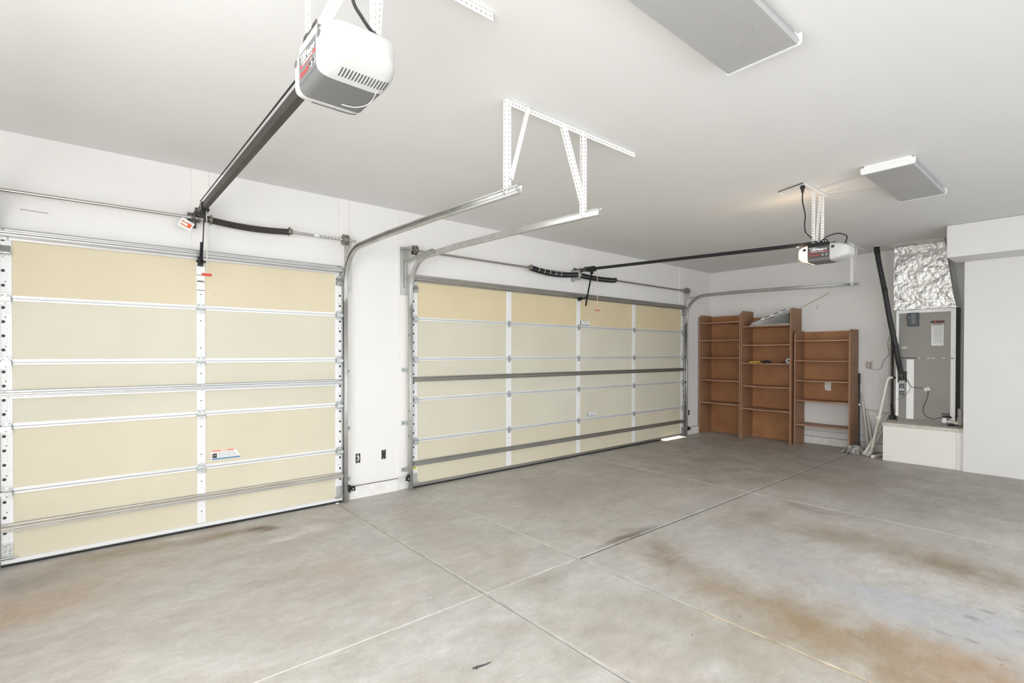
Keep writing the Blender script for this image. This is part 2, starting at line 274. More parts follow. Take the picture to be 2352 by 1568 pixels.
# ------------------------------------------------------------------ mesh builder
class MB:
    def __init__(s): s.v=[]; s.f=[]; s.m=[]
    def add(s,vs,fs,mi=0):
        k=len(s.v); s.v+= [tuple(v) for v in vs]; s.f+=[tuple(i+k for i in f) for f in fs]; s.m+=[mi]*len(fs); return s
    def box(s,x0,x1,y0,y1,z0,z1,mi=0):
        x0,x1=min(x0,x1),max(x0,x1); y0,y1=min(y0,y1),max(y0,y1); z0,z1=min(z0,z1),max(z0,z1)
        return s.add([(x0,y0,z0),(x1,y0,z0),(x1,y1,z0),(x0,y1,z0),(x0,y0,z1),(x1,y0,z1),(x1,y1,z1),(x0,y1,z1)],
            [(3,2,1,0),(4,5,6,7),(0,1,5,4),(1,2,6,5),(2,3,7,6),(3,0,4,7)],mi)
    def hexa(s,p,mi=0): # 8 corners: bottom 4 ccw, top 4 ccw
        return s.add(p,[(3,2,1,0),(4,5,6,7),(0,1,5,4),(1,2,6,5),(2,3,7,6),(3,0,4,7)],mi)
    def obox(s,c,ax,ay,az,mi=0):
        c=Vector(c);ax=Vector(ax);ay=Vector(ay);az=Vector(az)
        return s.hexa([c-ax-ay-az,c+ax-ay-az,c+ax+ay-az,c-ax+ay-az,c-ax-ay+az,c+ax-ay+az,c+ax+ay+az,c-ax+ay+az],mi)
    def bar(s,p0,p1,wd,th,up=(0,0,1),mi=0):
        p0=Vector(p0);p1=Vector(p1);d=(p1-p0);l=d.length;d/=l;up=Vector(up)
        if abs(d.dot(up))>.98: up=Vector((0,1,0))
        sd=d.cross(up).normalized(); u=sd.cross(d)
        return s.obox((p0+p1)/2,d*l/2,sd*wd/2,u*th/2,mi)
    def prism(s,poly,axis,a,b,mi=0):
        n=len(poly)
        def P(u,v,t): return {'x':(t,u,v),'y':(u,t,v),'z':(u,v,t)}[axis]
        vs=[P(u,v,a) for u,v in poly]+[P(u,v,b) for u,v in poly]
        return s.add(vs,[tuple(range(n))[::-1],tuple(range(n,2*n))]+[(i,(i+1)%n,n+(i+1)%n,n+i) for i in range(n)],mi)
    def tube(s,pts,r,n=10,mi=0,cap=True):
        pts=[Vector(p) for p in pts]; N=len(pts); rs=r if isinstance(r,(list,tuple)) else [r]*N
        t=[(pts[min(i+1,N-1)]-pts[max(i-1,0)]).normalized() for i in range(N)]
        up=Vector((0,0,1)) if abs(t[0].z)<.9 else Vector((1,0,0))
        a=t[0].cross(up).normalized(); vs=[]
        for i in range(N):
            a=(a-t[i]*a.dot(t[i])).normalized(); b=t[i].cross(a)
            for k in range(n):
                an=2*math.pi*k/n; vs.append(pts[i]+(a*math.cos(an)+b*math.sin(an))*rs[i])
        fs=[(i*n+k,i*n+(k+1)%n,(i+1)*n+(k+1)%n,(i+1)*n+k) for i in range(N-1) for k in range(n)]
        if cap: fs+=[tuple(range(n))[::-1],tuple((N-1)*n+k for k in range(n))]
        return s.add(vs,fs,mi)
    def lathe(s,p0,axis,prof,n=20,mi=0): # prof: (dist along axis, radius)
        p0=Vector(p0);ax=Vector(axis).normalized()
        return s.tube([p0+ax*(d+1e-6*i) for i,(d,_) in enumerate(prof)],[max(r,1e-4) for _,r in prof],n,mi) if False else s._lathe(p0,ax,prof,n,mi)
    def _lathe(s,p0,ax,prof,n,mi):
        up=Vector((0,0,1)) if abs(ax.z)<.9 else Vector((1,0,0)); a=ax.cross(up).normalized(); b=ax.cross(a); vs=[]
        for d,r in prof:
            for k in range(n):
                an=2*math.pi*k/n; vs.append(p0+ax*d+(a*math.cos(an)+b*math.sin(an))*r)
        N=len(prof); fs=[(i*n+k,i*n+(k+1)%n,(i+1)*n+(k+1)%n,(i+1)*n+k) for i in range(N-1) for k in range(n)]
        fs+=[tuple(range(n))[::-1],tuple((N-1)*n+k for k in range(n))]
        return s.add(vs,fs,mi)
    def disc(s,c,nrm,r,n=10,mi=0,h=.0012):
        return s._lathe(Vector(c),Vector(nrm).normalized(),[(-.001,r),(h,r)],n,mi)
    def sweep(s,prof,path,x0,mi=0,sx=1):
        """open profile (a along x, b along the in-plane normal) swept on a path in the y-z plane"""
        N=len(path); vs=[]; n=len(prof)
        for i,(y,z) in enumerate(path):
            q0=path[max(i-1,0)]; q1=path[min(i+1,N-1)]; ty,tz=q1[0]-q0[0],q1[1]-q0[1]; l=math.hypot(ty,tz); ty/=l; tz/=l
            ny,nz=-tz,ty
            for a,b in prof: vs.append((x0+sx*a,y+ny*b,z+nz*b))
        return s.add(vs,[(i*n+k,i*n+k+1,(i+1)*n+k+1,(i+1)*n+k) for i in range(N-1) for k in range(n-1)],mi)
    def perf(s,O,Ld,L,Wd,W,pitch=.027,hl=.014,hw=.010,mi=0):
        """flat strip with a row of real octagonal holes"""
        O=Vector(O);Ld=Vector(Ld).normalized();Wd=Vector(Wd).normalized(); n=max(1,round(L/pitch)); p=L/n
        for i in range(n):
            c=O+Ld*(p*(i+.5))+Wd*(W/2); a=p/2; b=W/2
            out=[(-a,-b),(0,-b),(a,-b),(a,0),(a,b),(0,b),(-a,b),(-a,0)]
            k=.6
            inn=[(-hl/2*k,-hw/2),(0,-hw/2),(hl/2*k,-hw/2),(hl/2,0),(hl/2*k,hw/2),(0,hw/2),(-hl/2*k,hw/2),(-hl/2,0)]
            vs=[c+Ld*u+Wd*v for u,v in out]+[c+Ld*u+Wd*v for u,v in inn]
            s.add(vs,[(j,(j+1)%8,8+(j+1)%8,8+j) for j in range(8)],mi)
        return s
    def build(s,name,mats,parent=None,bevel=0,smooth=False,solid=0,seg=2):
        me=bpy.data.meshes.new(name); me.from_pydata(s.v,[],s.f); me.update()
        if not isinstance(mats,(list,tuple)): mats=[mats]
        for m_ in mats: me.materials.append(m_)
        if len(mats)>1: me.polygons.foreach_set('material_index',s.m)
        if smooth: me.polygons.foreach_set('use_smooth',[True]*len(s.f)); 
        if smooth: me.set_sharp_from_angle(angle=R(42))
        o=bpy.data.objects.new(name,me); COL.objects.link(o)
        if parent is not None:
            o.parent=parent; o.matrix_parent_inverse=parent.matrix_world.inverted() if False else Matrix.Translation(-parent.location) if parent.parent is None and parent.type=='EMPTY' else Matrix()
        if solid:
            md=o.modifiers.new('s','SOLIDIFY'); md.thickness=solid; md.offset=0
        if bevel:
            md=o.modifiers.new('b','BEVEL'); md.width=bevel; md.segments=seg; md.limit_method='ANGLE'; md.angle_limit=R(40)
        return o
def tag(o,label,cat=None,group=None,kind=None):
    o['label']=label
    if cat: o['category']=cat
    if group: o['group']=group
    if kind: o['kind']=kind
    return o
def thing(name,loc,label,cat,group=None,kind=None):
    o=bpy.data.objects.new(name,None); o.empty_display_size=.1; o.location=loc; COL.objects.link(o)
    return tag(o,label,cat,group,kind)
def struct(o,label=None):
    o['kind']='structure'
    if label: o['label']=label
    return o
def curve_pts(P,n=8):
    """Catmull-Rom through P"""
    P=[Vector(p) for p in P]; Q=[P[0]*2-P[1]]+P+[P[-1]*2-P[-2]]; out=[]
    for i in range(1,len(Q)-2):
        a,b,c,d=Q[i-1:i+3]
        for k in range(n):
            t=k/n; out.append(.5*((2*b)+(c-a)*t+(2*a-5*b+4*c-d)*t*t+(3*b-a-3*c+d)*t**3))
    out.append(P[-1]); return out
def text(name,body,loc,face,size,material,parent=None,sx=1,bold=0.0,shear=0,align='CENTER',space=1.0):
    c=bpy.data.curves.new(name,'FONT'); c.body=body; c.size=size; c.align_x=align; c.align_y='CENTER'; c.extrude=.0004; c.offset=bold; c.shear=shear; c.space_character=space
    c.materials.append(material)
    to=bpy.data.objects.new('tmp',c); me=bpy.data.meshes.new_from_object(to); bpy.data.objects.remove(to); bpy.data.curves.remove(c)
    me.name=name; o=bpy.data.objects.new(name,me); COL.objects.link(o)
    if face=='-x': X,Y=Vector((0,-1,0)),Vector((0,0,1))
    else: X,Y=Vector((1,0,0)),Vector((0,0,1))
    Z=X.cross(Y); mm=Matrix((X,Y,Z)).transposed().to_4x4()
    mm=Matrix.Translation(Vector(loc))@mm@Matrix.Diagonal((sx,1,1,1))
    if parent is not None:
        o.parent=parent; b=parent
        off=parent.location.copy() if parent.type=='EMPTY' else Vector((0,0,0))
        mm=Matrix.Translation(-off)@mm
    o.matrix_basis=mm
    return o

# ------------------------------------------------------------------ the room shell
FT=.0
def slabs():
    g=.010; xs=[-1.6,1.907,2.759,5.526,9.6]; ys=[-7.3,-2.548,.35]
    mb=MB()
    for i in range(4):
        for j in range(2):
            x0=xs[i]+(g if i else 0); x1=xs[i+1]-(g if i<3 else 0); y0=ys[j]+(g if j else 0); y1=ys[j+1]-(g if j<1 else 0)
            e=.004; z=-.006
            mb.add([(x0,y0,-.2),(x1,y0,-.2),(x1,y1,-.2),(x0,y1,-.2),(x0,y0,z),(x1,y0,z),(x1,y1,z),(x0,y1,z),(x0+e,y0+e,0),(x1-e,y0+e,0),(x1-e,y1-e,0),(x0+e,y1-e,0)],
              [(0,1,5,4),(1,2,6,5),(2,3,7,6),(3,0,4,7),(4,5,9,8),(5,6,10,9),(6,7,11,10),(7,4,8,11),(8,9,10,11)],0)
    def joint(axis,c,a,b,mi,zt=-.0025):
        # filler bead with a narrow dark crack along one side
        e=g-.006
        if axis=='x': mb.box(c-e,c+g,a,b,-.19,zt,mi); mb.box(c-g,c-e,a,b,-.19,-.012,1)
        else: mb.box(a,b,c-g,c+e,-.19,zt,mi); mb.box(a,b,c+e,c+g,-.19,-.012,1)
    joint('x',xs[1],-7.3,ys[1],2,-.0005); joint('x',xs[1],ys[1],.35,2)
    joint('x',xs[2],-3.5,ys[1],2,-.0005); joint('x',xs[2],-7.3,-3.5,3,.0005); joint('x',xs[2],ys[1],.35,2)
    joint('x',xs[3],-7.3,.35,2)
    joint('y',ys[1],-1.6,xs[2],2); joint('y',ys[1],xs[2],9.6,1,-.006)
    return mb.build('floor',[FLOOR,JDARK,JLIGHT,JOINT])
struct(slabs(),'stained grey concrete garage floor with control joints')
struct(MB().box(-1.8,9.75,-7.3,.35,H,H+.15).build('ceiling',CEIL),'flat white painted ceiling')
# front wall with its two door openings
D1=(-.49,1.957); D2=(2.745,8.325); DT=2.36
mb=MB(); T=.16
o1=(D1[0]+.05,D1[1]-.04); o2=(D2[0]+.04,D2[1]-.04); ot=2.32
mb.box(-1.6,o1[0],0,T,0,H); mb.box(o1[1],o2[0],0,T,0,H); mb.box(o2[1],XF+.2,0,T,0,H)
mb.box(o1[0],o1[1],0,T,ot,H); mb.box(o2[0],o2[1],0,T,ot,H)
struct(mb.build('wall_front',WALL),'white wall around the two garage doors')
# painted header boards behind the door hardware
k=0
for a,b in [(.665,.795),(1.94,2.045),(2.60,2.742),(5.385,5.548),(8.25,8.47)]:
    k+=1; zb=2.37 if k in(1,4) else .15
    o=MB().box(a,b,-.012,.001,zb,H-.001).build('trim_%d'%k,TRIM,bevel=.002); struct(o,'white painted mounting board on the front wall')
k0=k
for a,b in [(D1[0]-.1,1.94),(2.742,8.25)]:
    k0+=1; mb=MB()
    mb.box(a,b,-.006,.001,2.395,2.41); mb.box(a,b,-.0075,-.004,2.3935,2.3965,1)
    struct(mb.build('trim_%d'%k0,[TRIM,WOOD]),'thin stop strip above the garage door')
mb=MB(); mb.bar((-.385,-.0008,2.555),(-.235,-.0008,2.551),.0012,.003,(0,0,1)); o=mb.build('trim_13',KINK); struct(o,'thin dark scratch on the wall above the single door')
# raised concrete curb at the foot of the walls
def curb(name,a,b,axis):
    mb=MB()
    if axis=='x': mb.box(a,b,-.018,.001,0,.13); mb.box(a,b,-.0185,.0,.13,.1335,1)
    else: mb.box(XF-.018,XF+.001,a,b,0,.118); mb.box(XF-.0185,XF,a,b,.118,.1225,1); mb.box(XF-.0185,XF,a,b,.222,.2235,1)
    o=mb.build(name,[CURB,CRACK]); struct(o,'painted concrete curb along the wall foot')
curb('baseboard_front',2.045,2.60,'x'); curb('baseboard_corner',8.47,XF-.001,'x'); curb('baseboard_right',-3.9,-.02,'y')
mb=MB().box(2.575,2.60,-.003,.0,.13,.41); struct(mb.build('trim_8',TRIM),'thin vertical seam on the pillar beside the wall boxes')
# far side wall, alcove, protruding wall and soffit
struct(MB().box(XF,XF+.2,-4.2,0,0,H).build('wall_right',WALL),'white side wall behind the bookcases')
mb=MB(); XR=8.62; yo0,yo1=-6.45,-5.0
mb.box(XR,XF+.3,-4.9,-3.862,0,H); mb.box(XR,XR+.16,yo0,-4.9,2.1,H); mb.box(XR,XR+.16,yo1,-4.9,0,2.1); mb.box(XR,XR+.16,-7.3,yo0,0,H)
struct(mb.build('wall_alcove',WALL),'white wall projecting beside the air handler')
mb=MB(); mb.box(8.08,XR+.02,-7.3,-3.766,2.70,H-.001)
struct(mb.build('trim_9',WALL,bevel=.015,seg=3),'boxed white soffit under the ceiling')
mb=MB(); mb.box(-1.75,-1.6,-2.5,.16,0,H); mb.box(-1.75,-1.6,-7.3,-6.9,0,H); mb.box(-1.75,-1.6,-6.9,-2.5,2.8,H); struct(mb.build('wall_left',WALL),'white wall on the left with a wide opening added for the fill light')
mb=MB(); mb.box(-1.6,-1.0,-7.3,-7.15,0,H); mb.box(7.6,XR,-7.3,-7.15,0,H); mb.box(-1.0,7.6,-7.3,-7.15,2.8,H)
struct(mb.build('wall_back',WALL),'white wall around the open bay opposite the doors')
struct(MB().box(-6,14,.35,9,-.21,-.03).build('driveway',EXT),'concrete driveway outside'); bpy.data.objects['driveway'].name='ground'
# equipment platform under the air handler
PZ=.54
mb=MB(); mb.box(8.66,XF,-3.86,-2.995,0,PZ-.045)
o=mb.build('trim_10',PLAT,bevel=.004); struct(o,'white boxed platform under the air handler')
mb=MB(); mb.box(8.65,XF,-3.86,-2.985,PZ-.045,PZ)
struct(mb.build('trim_11',LIP,bevel=.004),'worn grey cap board on the white platform')
mb=MB(); mb.box(8.652,8.66,-3.86,-3.795,0,PZ-.046); struct(mb.build('trim_12',TRIM),'pale corner strip at the right end of the platform')

# ------------------------------------------------------------------ garage doors
ZS=[.532,.9945,1.4501,1.9033]
SEAMD=mat('strut_crease',(.24,.235,.225),.5,.4)
def hat(mb,x0,x1,z0,z1,y0,dep,mi=0):
    """hat-channel strut running along x, projecting towards -y"""
    h=z1-z0; f=h*.2; t=.003
    P=[(y0,z0),(y0,z0+f),(y0-dep,z0+f*1.35),(y0-dep-.0,z0+f*1.35),(y0-dep,z0+h*.46),(y0-dep+.004,z0+h*.5),(y0-dep,z0+h*.54),(y0-dep,z1-f*1.35),(y0,z1-f),(y0,z1)]
    vs=[];n=len(P)
    for x in (x0,x1):
        for y,z in P: vs.append((x,y,z))
    mb.add(vs,[(i,i+1,n+i+1,n+i) for i in range(n-1)],mi)
    for zz_ in (z0+h*.30,z0+h*.47,z0+h*.70): mb.box(x0,x1,y0-dep-.0022,y0-dep+.002,zz_-.0009,zz_+.0009,1)
    mb.box(x0,x1,y0-.004,y0-.0005,z1-.001,z1+.0022,1)
def screw(mb,x,y,z,r=.006,mi=0): mb._lathe(Vector((x,y,z)),Vector((0,-1,0)),[(0,r),(.004,r),(.006,r*.6)],8,mi)
def hinge(parent,x,z,w=.06,end=0,label=None,top=False):
    mb=MB(); y=-.047
    zt=z+(.038)
    mb.prism([(x-w/2,z-.008),(x+w/2,z-.008),(x+w/2,zt-.012),(x+w/2-.012,zt),(x-w/2+.012,zt),(x-w/2,zt-.012)],'y',y-.0115,y-.008)
    mb.box(x-w/2,x+w/2,y-.012,y-.008,z-.045,z-.012)
    mb._lathe(Vector((x-w/2-.006,y-.014,z-.011)),Vector((1,0,0)),[(0,.006),(w+.012,.006)],10,0)
    mb.box(x-w/2+.006,x+w/2-.006,y-.009,y+.004,z-.04,z+.03)
    for sx in (-1,1):
        screw(mb,x+sx*w*.26,y-.0115,z+.024); 
    screw(mb,x,y-.0115,z-.032,.005)
    o=mb.build('hinge',HINGE,parent,smooth=True)
    if end:
        # roller carrier standing off towards the track
        mb=MB(); mb.prism([(y-.012,z-.02),(y-.012,z+.02),(y-.045,z+.005),(y-.045,z-.02)],'x',x+end*(w/2-.004),x+end*(w/2))
        mb.prism([(y-.012,z-.02),(y-.012,z+.02),(y-.045,z+.005),(y-.045,z-.02)],'x',x-end*(w/2-.004),x-end*(w/2))
        mb.box(x-w/2,x+w/2,y-.048,y-.044,z-.02,z+.006)
        ob=mb.build('roller_bracket',HINGE,o)
        mb=MB(); xe=x+end*(w/2+.028)
        mb.tube([(x-end*w*.45,y-.032,z-.004),(xe,y-.032,z-.004)],.005,8)
        mb._lathe(Vector((xe-end*.008,y-.032,z-.004)),Vector((end,0,0)),[(0,.014),(.002,.021),(.012,.021),(.014,.014)],16,1)
        mb.build('roller',[ZINC,RUBBER],o,smooth=True)
    return o
def stile(parent,xa,xb,z0,z1,side=0,seed=0):
    rnd=random.Random(seed); mb=MB(); y=-.044
    mb.box(xa,xb,y-.003,-.02,z0,z1)
    w=xb-xa; xc=(xa+xb)/2; L=z1-z0
    if side:
        xh=xc+side*w*.20; xs=xc-side*w*.08
        for f_ in (.16,.40,.64,.88):
            mb.disc((xh,y-.003,z0+L*f_),(0,-1,0),.0105,14,1); mb._lathe(Vector((xh,y-.003,z0+L*f_)),Vector((0,-1,0)),[(0,.0135),(.0014,.0125),(.0009,.0105)],14,0)
        for f_ in (.22,.72): mb.disc((xs+side*.006,y-.003,z0+L*f_),(0,-1,0),.0042,8,1)
        for f_ in [.05,.1,.27,.31,.35,.47,.53,.58,.79,.83,.94]: mb.disc((xs,y-.003,z0+L*f_),(0,-1,0),.0018,6,1)
        for f_ in [.3,.56,.8]: mb.disc((xs-side*.012,y-.003,z0+L*f_),(0,-1,0),.0018,6,1)
    else:
        for f_ in (.22,.78): mb.disc((xc,y-.003,z0+L*f_),(0,-1,0),.005,10,1)
        for f_ in (.08,.16,.34,.5,.66,.9): mb.disc((xc,y-.003,z0+L*f_),(0,-1,0),.0022,6,1)
        for i in range(9): mb.disc((xb-w*.18,y-.003,z0+L*(.3+.045*i)),(0,-1,0),.0014,6,1)
    return mb.build('stile',[STILE,HOLE],parent)
def garage_door(name,x0,x1,stiles,sw,mats,label,seal_end=None):
    root=thing(name,((x0+x1)/2,0,0),label,'garage door',kind='structure')
    zz=[.022]+ZS+[DT]
    for i in range(5):
        mb=MB(); mb.box(x0,x1,-.040,-.001,zz[i]+(.0),zz[i+1]-.002)
        sec=mb.build('section',mats[i],root)
        for j,(a,b,sd) in enumerate(stiles):
            za=zz[i]+(.022 if i else .035); zb=zz[i+1]-(.016 if i<4 else .002)
            s_=stile(sec,a,b,za,zb,sd,i*10+j)
        # rails folded on the section edges
        mb=MB(); 
        if i: 
            z=zz[i]; mb.box(x0+.001,x1-.001,-.0520,-.039,z-.0022,z+.0012,1); mb.box(x0,x1,-.0475,-.039,z+.001,z+.008); mb.box(x0,x1,-.0505,-.039,z+.010,z+.018); mb.box(x0,x1,-.044,-.039,z+.018,z+.022)
        if i<4:
            z=zz[i+1]; mb.box(x0,x1,-.0505,-.039,z-.016,z-.002); mb.box(x0,x1,-.0535,-.047,z-.013,z-.005)
        if i==0:
            mb.box(x0,x1,-.052,-.039,.022,.052,2); mb.box(x0,x1,-.056,-.05,.026,.034,2); mb.box(x0,x1,-.056,-.05,.044,.05,2)
        mb.build('section_rail',[RAILM,SEAM,RAILM if name=='door_1' else GALVD],sec)
    # struts
    for z,dep,h,mtl,lab in [(.275,.045,.058,GALVD,None),(1.222,.04,.056,GALVD,None),(2.355,.055,.078,GALVD,None)]:
        mb=MB(); hat(mb,x0+.005,x1-.005,z-h/2,z+h/2,-.048,dep)
        for a,b,sd in stiles: screw(mb,(a+b)/2-.01,-.05,z+h/2-.006,.005); screw(mb,(a+b)/2+.012,-.05,z-h/2+.006,.005)
        mb.build('strut',[STRUTM[name][{.275:0,1.222:1,2.355:2}[z]],SEAMD],root,solid=.0025)
    for a,b,sd in stiles:
        for z in ZS: hinge(root,(a+b)/2,z,min(b-a-.004,.062) if (sd or sw>.05) else sw,sd)
    # corner and top brackets
    for a,b,sd in stiles:
        if not sd: continue
        xc=(a+b)/2; mb=MB(); mb.box(xc-.03,xc+.03,-.0545,-.047,.058,.17); mb.box(xc-.034,xc+.034,-.075,-.047,.052,.058)
        mb.tube([(xc-.05,-.068,.066),(xc+.05,-.068,.066)],.006,8)
        for z in (.085,.11,.15): screw(mb,xc-.01,-.0545,z); screw(mb,xc+.014,-.0545,z+.006,.004)
        mb.build('corner_bracket',HINGE,root,smooth=True)
        mb=MB(); z=2.245
        mb.box(xc-.03,xc+.03,-.0535,-.047,z-.05,z+.06)
        mb.prism([(-.0535,z+.03),(-.085,z-.012),(-.085,z-.018),(-.0535,z-.018)],'x',xc-.028,xc-.025); mb.prism([(-.0535,z+.03),(-.085,z-.012),(-.085,z-.018),(-.0535,z-.018)],'x',xc+.025,xc+.028)
        mb.obox((xc,-.07,z+.008),(.028,0,0),(0,.016,.022),(0,.0012,-.0009))
        mb.tube([(xc-sd*.03,-.082,z-.024),(xc+sd*.052,-.082,z-.024)],.0065,10); mb.tube([(xc-.03,-.082,z-.024),(xc+.03,-.082,z-.024)],.010,10)
        for q in (-.018,.0,.018): screw(mb,xc+q,-.0535,z-.04,.004)
        mb.build('top_bracket',HINGE,root,smooth=True)
    xe=seal_end if seal_end else x1
    mb=MB(); mb.prism([(-.012,.022),(-.046,.022),(-.050,.012),(-.044,.001),(-.020,.001),(-.010,.010)],'x',x0,xe)
    mb.build('bottom_seal',RUBBER,root,smooth=True)
    return root
STRUTA=mat('strut_bright',(.50,.50,.50),.34,.75,var=.08,scale=4,stretch=(.4,3,3))
STRUTM={'door_1':(mat('strut_dusty',(.60,.57,.52),.5,.55,var=.1,scale=4),STRUTA,STRUTA),'door_2':(GALVD,mat('strut_aged',(.27,.26,.225),.4,.7,var=.15,scale=5,stretch=(.4,3,3)),GALVD)}
d1=garage_door('door_1',D1[0],D1[1],[(-.489,-.426,-1),(.695,.757,0),(1.888,1.955,1)],.06,[CREAM_C,CREAM_C,CREAM_B,CREAM_B,CREAM_A],'closed single garage door with cream panels, left of the pillar')
d2=garage_door('door_2',D2[0],D2[1],[(2.753,2.819,-1),(4.122,4.204,0),(5.453,5.530,0),(6.790,6.868,0),(8.247,8.315,1)],.042,[CREAM_C,CREAM_B,CREAM_B,CREAM_B,CREAM_D],'closed double-width garage door with cream panels, right of the pillar',seal_end=7.62)
# warning labels on the doors
def door_label(parent,x0,x1,z0,z1,kind):
    y=-.0408; mb=MB(); w=x1-x0; h=z1-z0
    if kind==1:
        mb.prism([(x0,z0),(x1,z0),(x1,z0+.012),(x1-.045,z1),(x0,z1)],'y',y,y-.0006,0)
        mb.prism([(x0+.003,z1-.012),(x1-.056,z1-.012),(x1-.045,z1-.002),(x0+.003,z1-.002)],'y',y-.0006,y-.0010,1)
        mb.box(x0+.003,x1-.003,y-.0010,y-.0006,z0+.002,z0+.014,2); mb.box(x0+.006,x0+.042,y-.0010,y-.0006,z0+.018,z0+.057,3)
        for i in range(6): mb.box(x0+.05,x1-.02-.006*i,y-.0010,y-.0006,z0+.02+i*.0085,z0+.0235+i*.0085,4)
    else:
        mb.box(x0,x1,y-.0006,y,z0,z1,0)
        mb.box(x0,x0+w*.09,y-.001,y-.0006,z0,z1,3 if kind==2 else 2)
        mb.box(x0+w*.12,x1-.004,y-.001,y-.0006,z0+.002,z0+.011,2)
        for i in range(5): mb.box(x0+w*.18,x1-w*.1,y-.001,y-.0006,z0+.019+i*.011,z0+.023+i*.011,4)
    o=mb.build('warning_label',[PAPER,OINK,BINK,KINK,GINK],parent); o['label']='printed white warning sticker'
    return o
l=door_label(d1,.803,1.03,.583,.668,1)
text('lettering','WARNING',(.90,-.0422,.661),'-y',.0085,WINK,l,1.2,.0003)
text('lettering','CAUTION',(.827,-.0422,.622),'-y',.0075,WINK,l,.9)
l=door_label(d2,5.535,5.745,1.932,2.0,2)
l=door_label(d2,5.70,5.89,.570,.636,3)
mb=MB().box(2.76,2.812,-.0485,-.0475,.215,.243); mb.box(2.772,2.80,-.0489,-.0485,.226,.233,1); o=mb.build('yellow_sticker',[YEL,KINK],d2)
mb=MB().box(.697,.755,-.0485,-.0475,2.055,2.19); 
for z in (2.187,2.13,2.058): mb.box(.697,.755,-.0489,-.0485,z-.004,z+.001,1)
for q in range(5): mb.box(.703+q*.009,.709+q*.009,-.0489,-.0485,2.128,2.14,1)
mb.build('printed_sticker',[PAPER,KINK],d1)

# ------------------------------------------------------------------ door tracks
CP=[(-.034,-.014),(-.036,-.020),(-.030,-.026),(-.004,-.026),(0,-.022),(0,.022),(-.004,.026),(-.030,.026),(-.036,.020),(-.034,.014)]
def track(x,sd,label,group='tracks beside the garage doors'):
    root=thing('door_track',(x,-.075,0),label,'track',group)
    yv=-.080; rad=.36; zc=2.19
    path=[(yv,.004),(yv,.6),(yv,1.2),(yv,1.8),(yv,zc)]
    mb=MB(); mb.sweep(CP,[(yv,.004),(yv,1.0),(yv,2.02)],x,0,sd); 
    mb.build('vertical_track',TRACKM,root,solid=.0022,smooth=True)
    pts=[(yv,2.02),(yv,2.1)]
    for i in range(15):
        a=math.pi/2*i/14; pts.append((yv-rad+rad*math.cos(a),zc+rad*math.sin(a)))
    pts+=[(-1.0,2.553),(-1.8,2.538),(-2.78,2.508)]
    mb=MB(); mb.sweep(CP,pts,x,0,sd)
    # end cap angle and bolts
    mb.build('horizontal_track',TRACKM,root,solid=.0022,smooth=True)
    mb=MB(); mb.tube([(x-sd*.03,-2.765,2.509),(x-sd*.008,-2.765,2.509)],.009,8); mb.build('stop_bolt',HINGE,root,smooth=True)
    mb=MB(); mb.tube([(x+.012*sd,-2.64,2.512),(x-sd*.03,-2.64,2.512)],.006,8); mb.build('hanger_bolt',HINGE,root,smooth=True)
    # jamb brackets
    for z in (.22,.74,1.33):
        mb=MB(); a=x+sd*.002; b=x+sd*.062
        mb.box(min(a,b),max(a,b),-.0155,-.0125,z-.024,z+.024); mb.box(a,a+sd*.0025,-.06,-.013,z-.024,z+.024)
        mb.disc((x+sd*.042,-.0155,z+.004),(0,-1,0),.007,8,1); mb.disc((x+sd*.02,-.0155,z-.008),(0,-1,0),.004,8,1); mb.disc((x+sd*.02,-.0155,z+.012),(0,-1,0),.003,8,1)
        screw(mb,x+sd*.03,-.0155,z,.005)
        mb.build('jamb_bracket',[HINGE,HOLE],root)
    # slots punched in the vertical web
    for z in (.60,.88,1.72): MB().box(x+sd*.0012,x+sd*.0018,-.086,-.074,z-.014,z+.014).build('punched_slot',HOLE,root)
    # flag bracket carrying the shaft bearing
    mb=MB(); a=x+sd*.001; b=x+sd*.078
    mb.box(a,b,-.0155,-.0125,2.16,2.70); mb.box(a,a+sd*.003,-.105,-.0125,2.16,2.70) if False else mb.prism([(-.0125,2.16),(-.0125,2.70),(-.135,2.70),(-.135,2.60),(-.06,2.52),(-.055,2.16)],'x',x+sd*.0045,x+sd*.0075)
    mb.box(min(x+sd*.022,x+sd*.034),max(x+sd*.022,x+sd*.034),-.0165,-.0155,2.24,2.56,1)
    for z in (2.19,2.39,2.62): screw(mb,x+sd*.055,-.0155,z,.007)
    mb._lathe(Vector((x+sd*.004,-.12,2.655)),Vector((sd,0,0)),[(0,.026),(.012,.026),(.014,.02)],18,0)
    mb.build('flag_bracket',[TRACKM,SEAMD],root)
    # short punched support angle along the bend
    mb=MB(); O=Vector((x+sd*.006,-.02,2.505)); Ld=(Vector((x+sd*.006,-.62,2.55))-O); L=Ld.length
    mb.perf(O,Ld,L,(0,0,1),.034,.03,.012,.008); mb.perf(O+Vector((0,0,.034)),Ld,L,(sd,0,0),.03,.03,.012,.008)
    mb.build('support_angle',TRACKM,root,solid=.0025)
    return root
track(1.995,1,'galvanized track curving up from the right edge of the single door')
track(2.700,-1,'galvanized track rising from the left edge of the double door')
track(8.375,1,'galvanized track curving up beside the tallest-door edge near the bookcases'.replace('tallest-door','double door'))
track(-.535,-1,'galvanized track at the left edge of the single door')

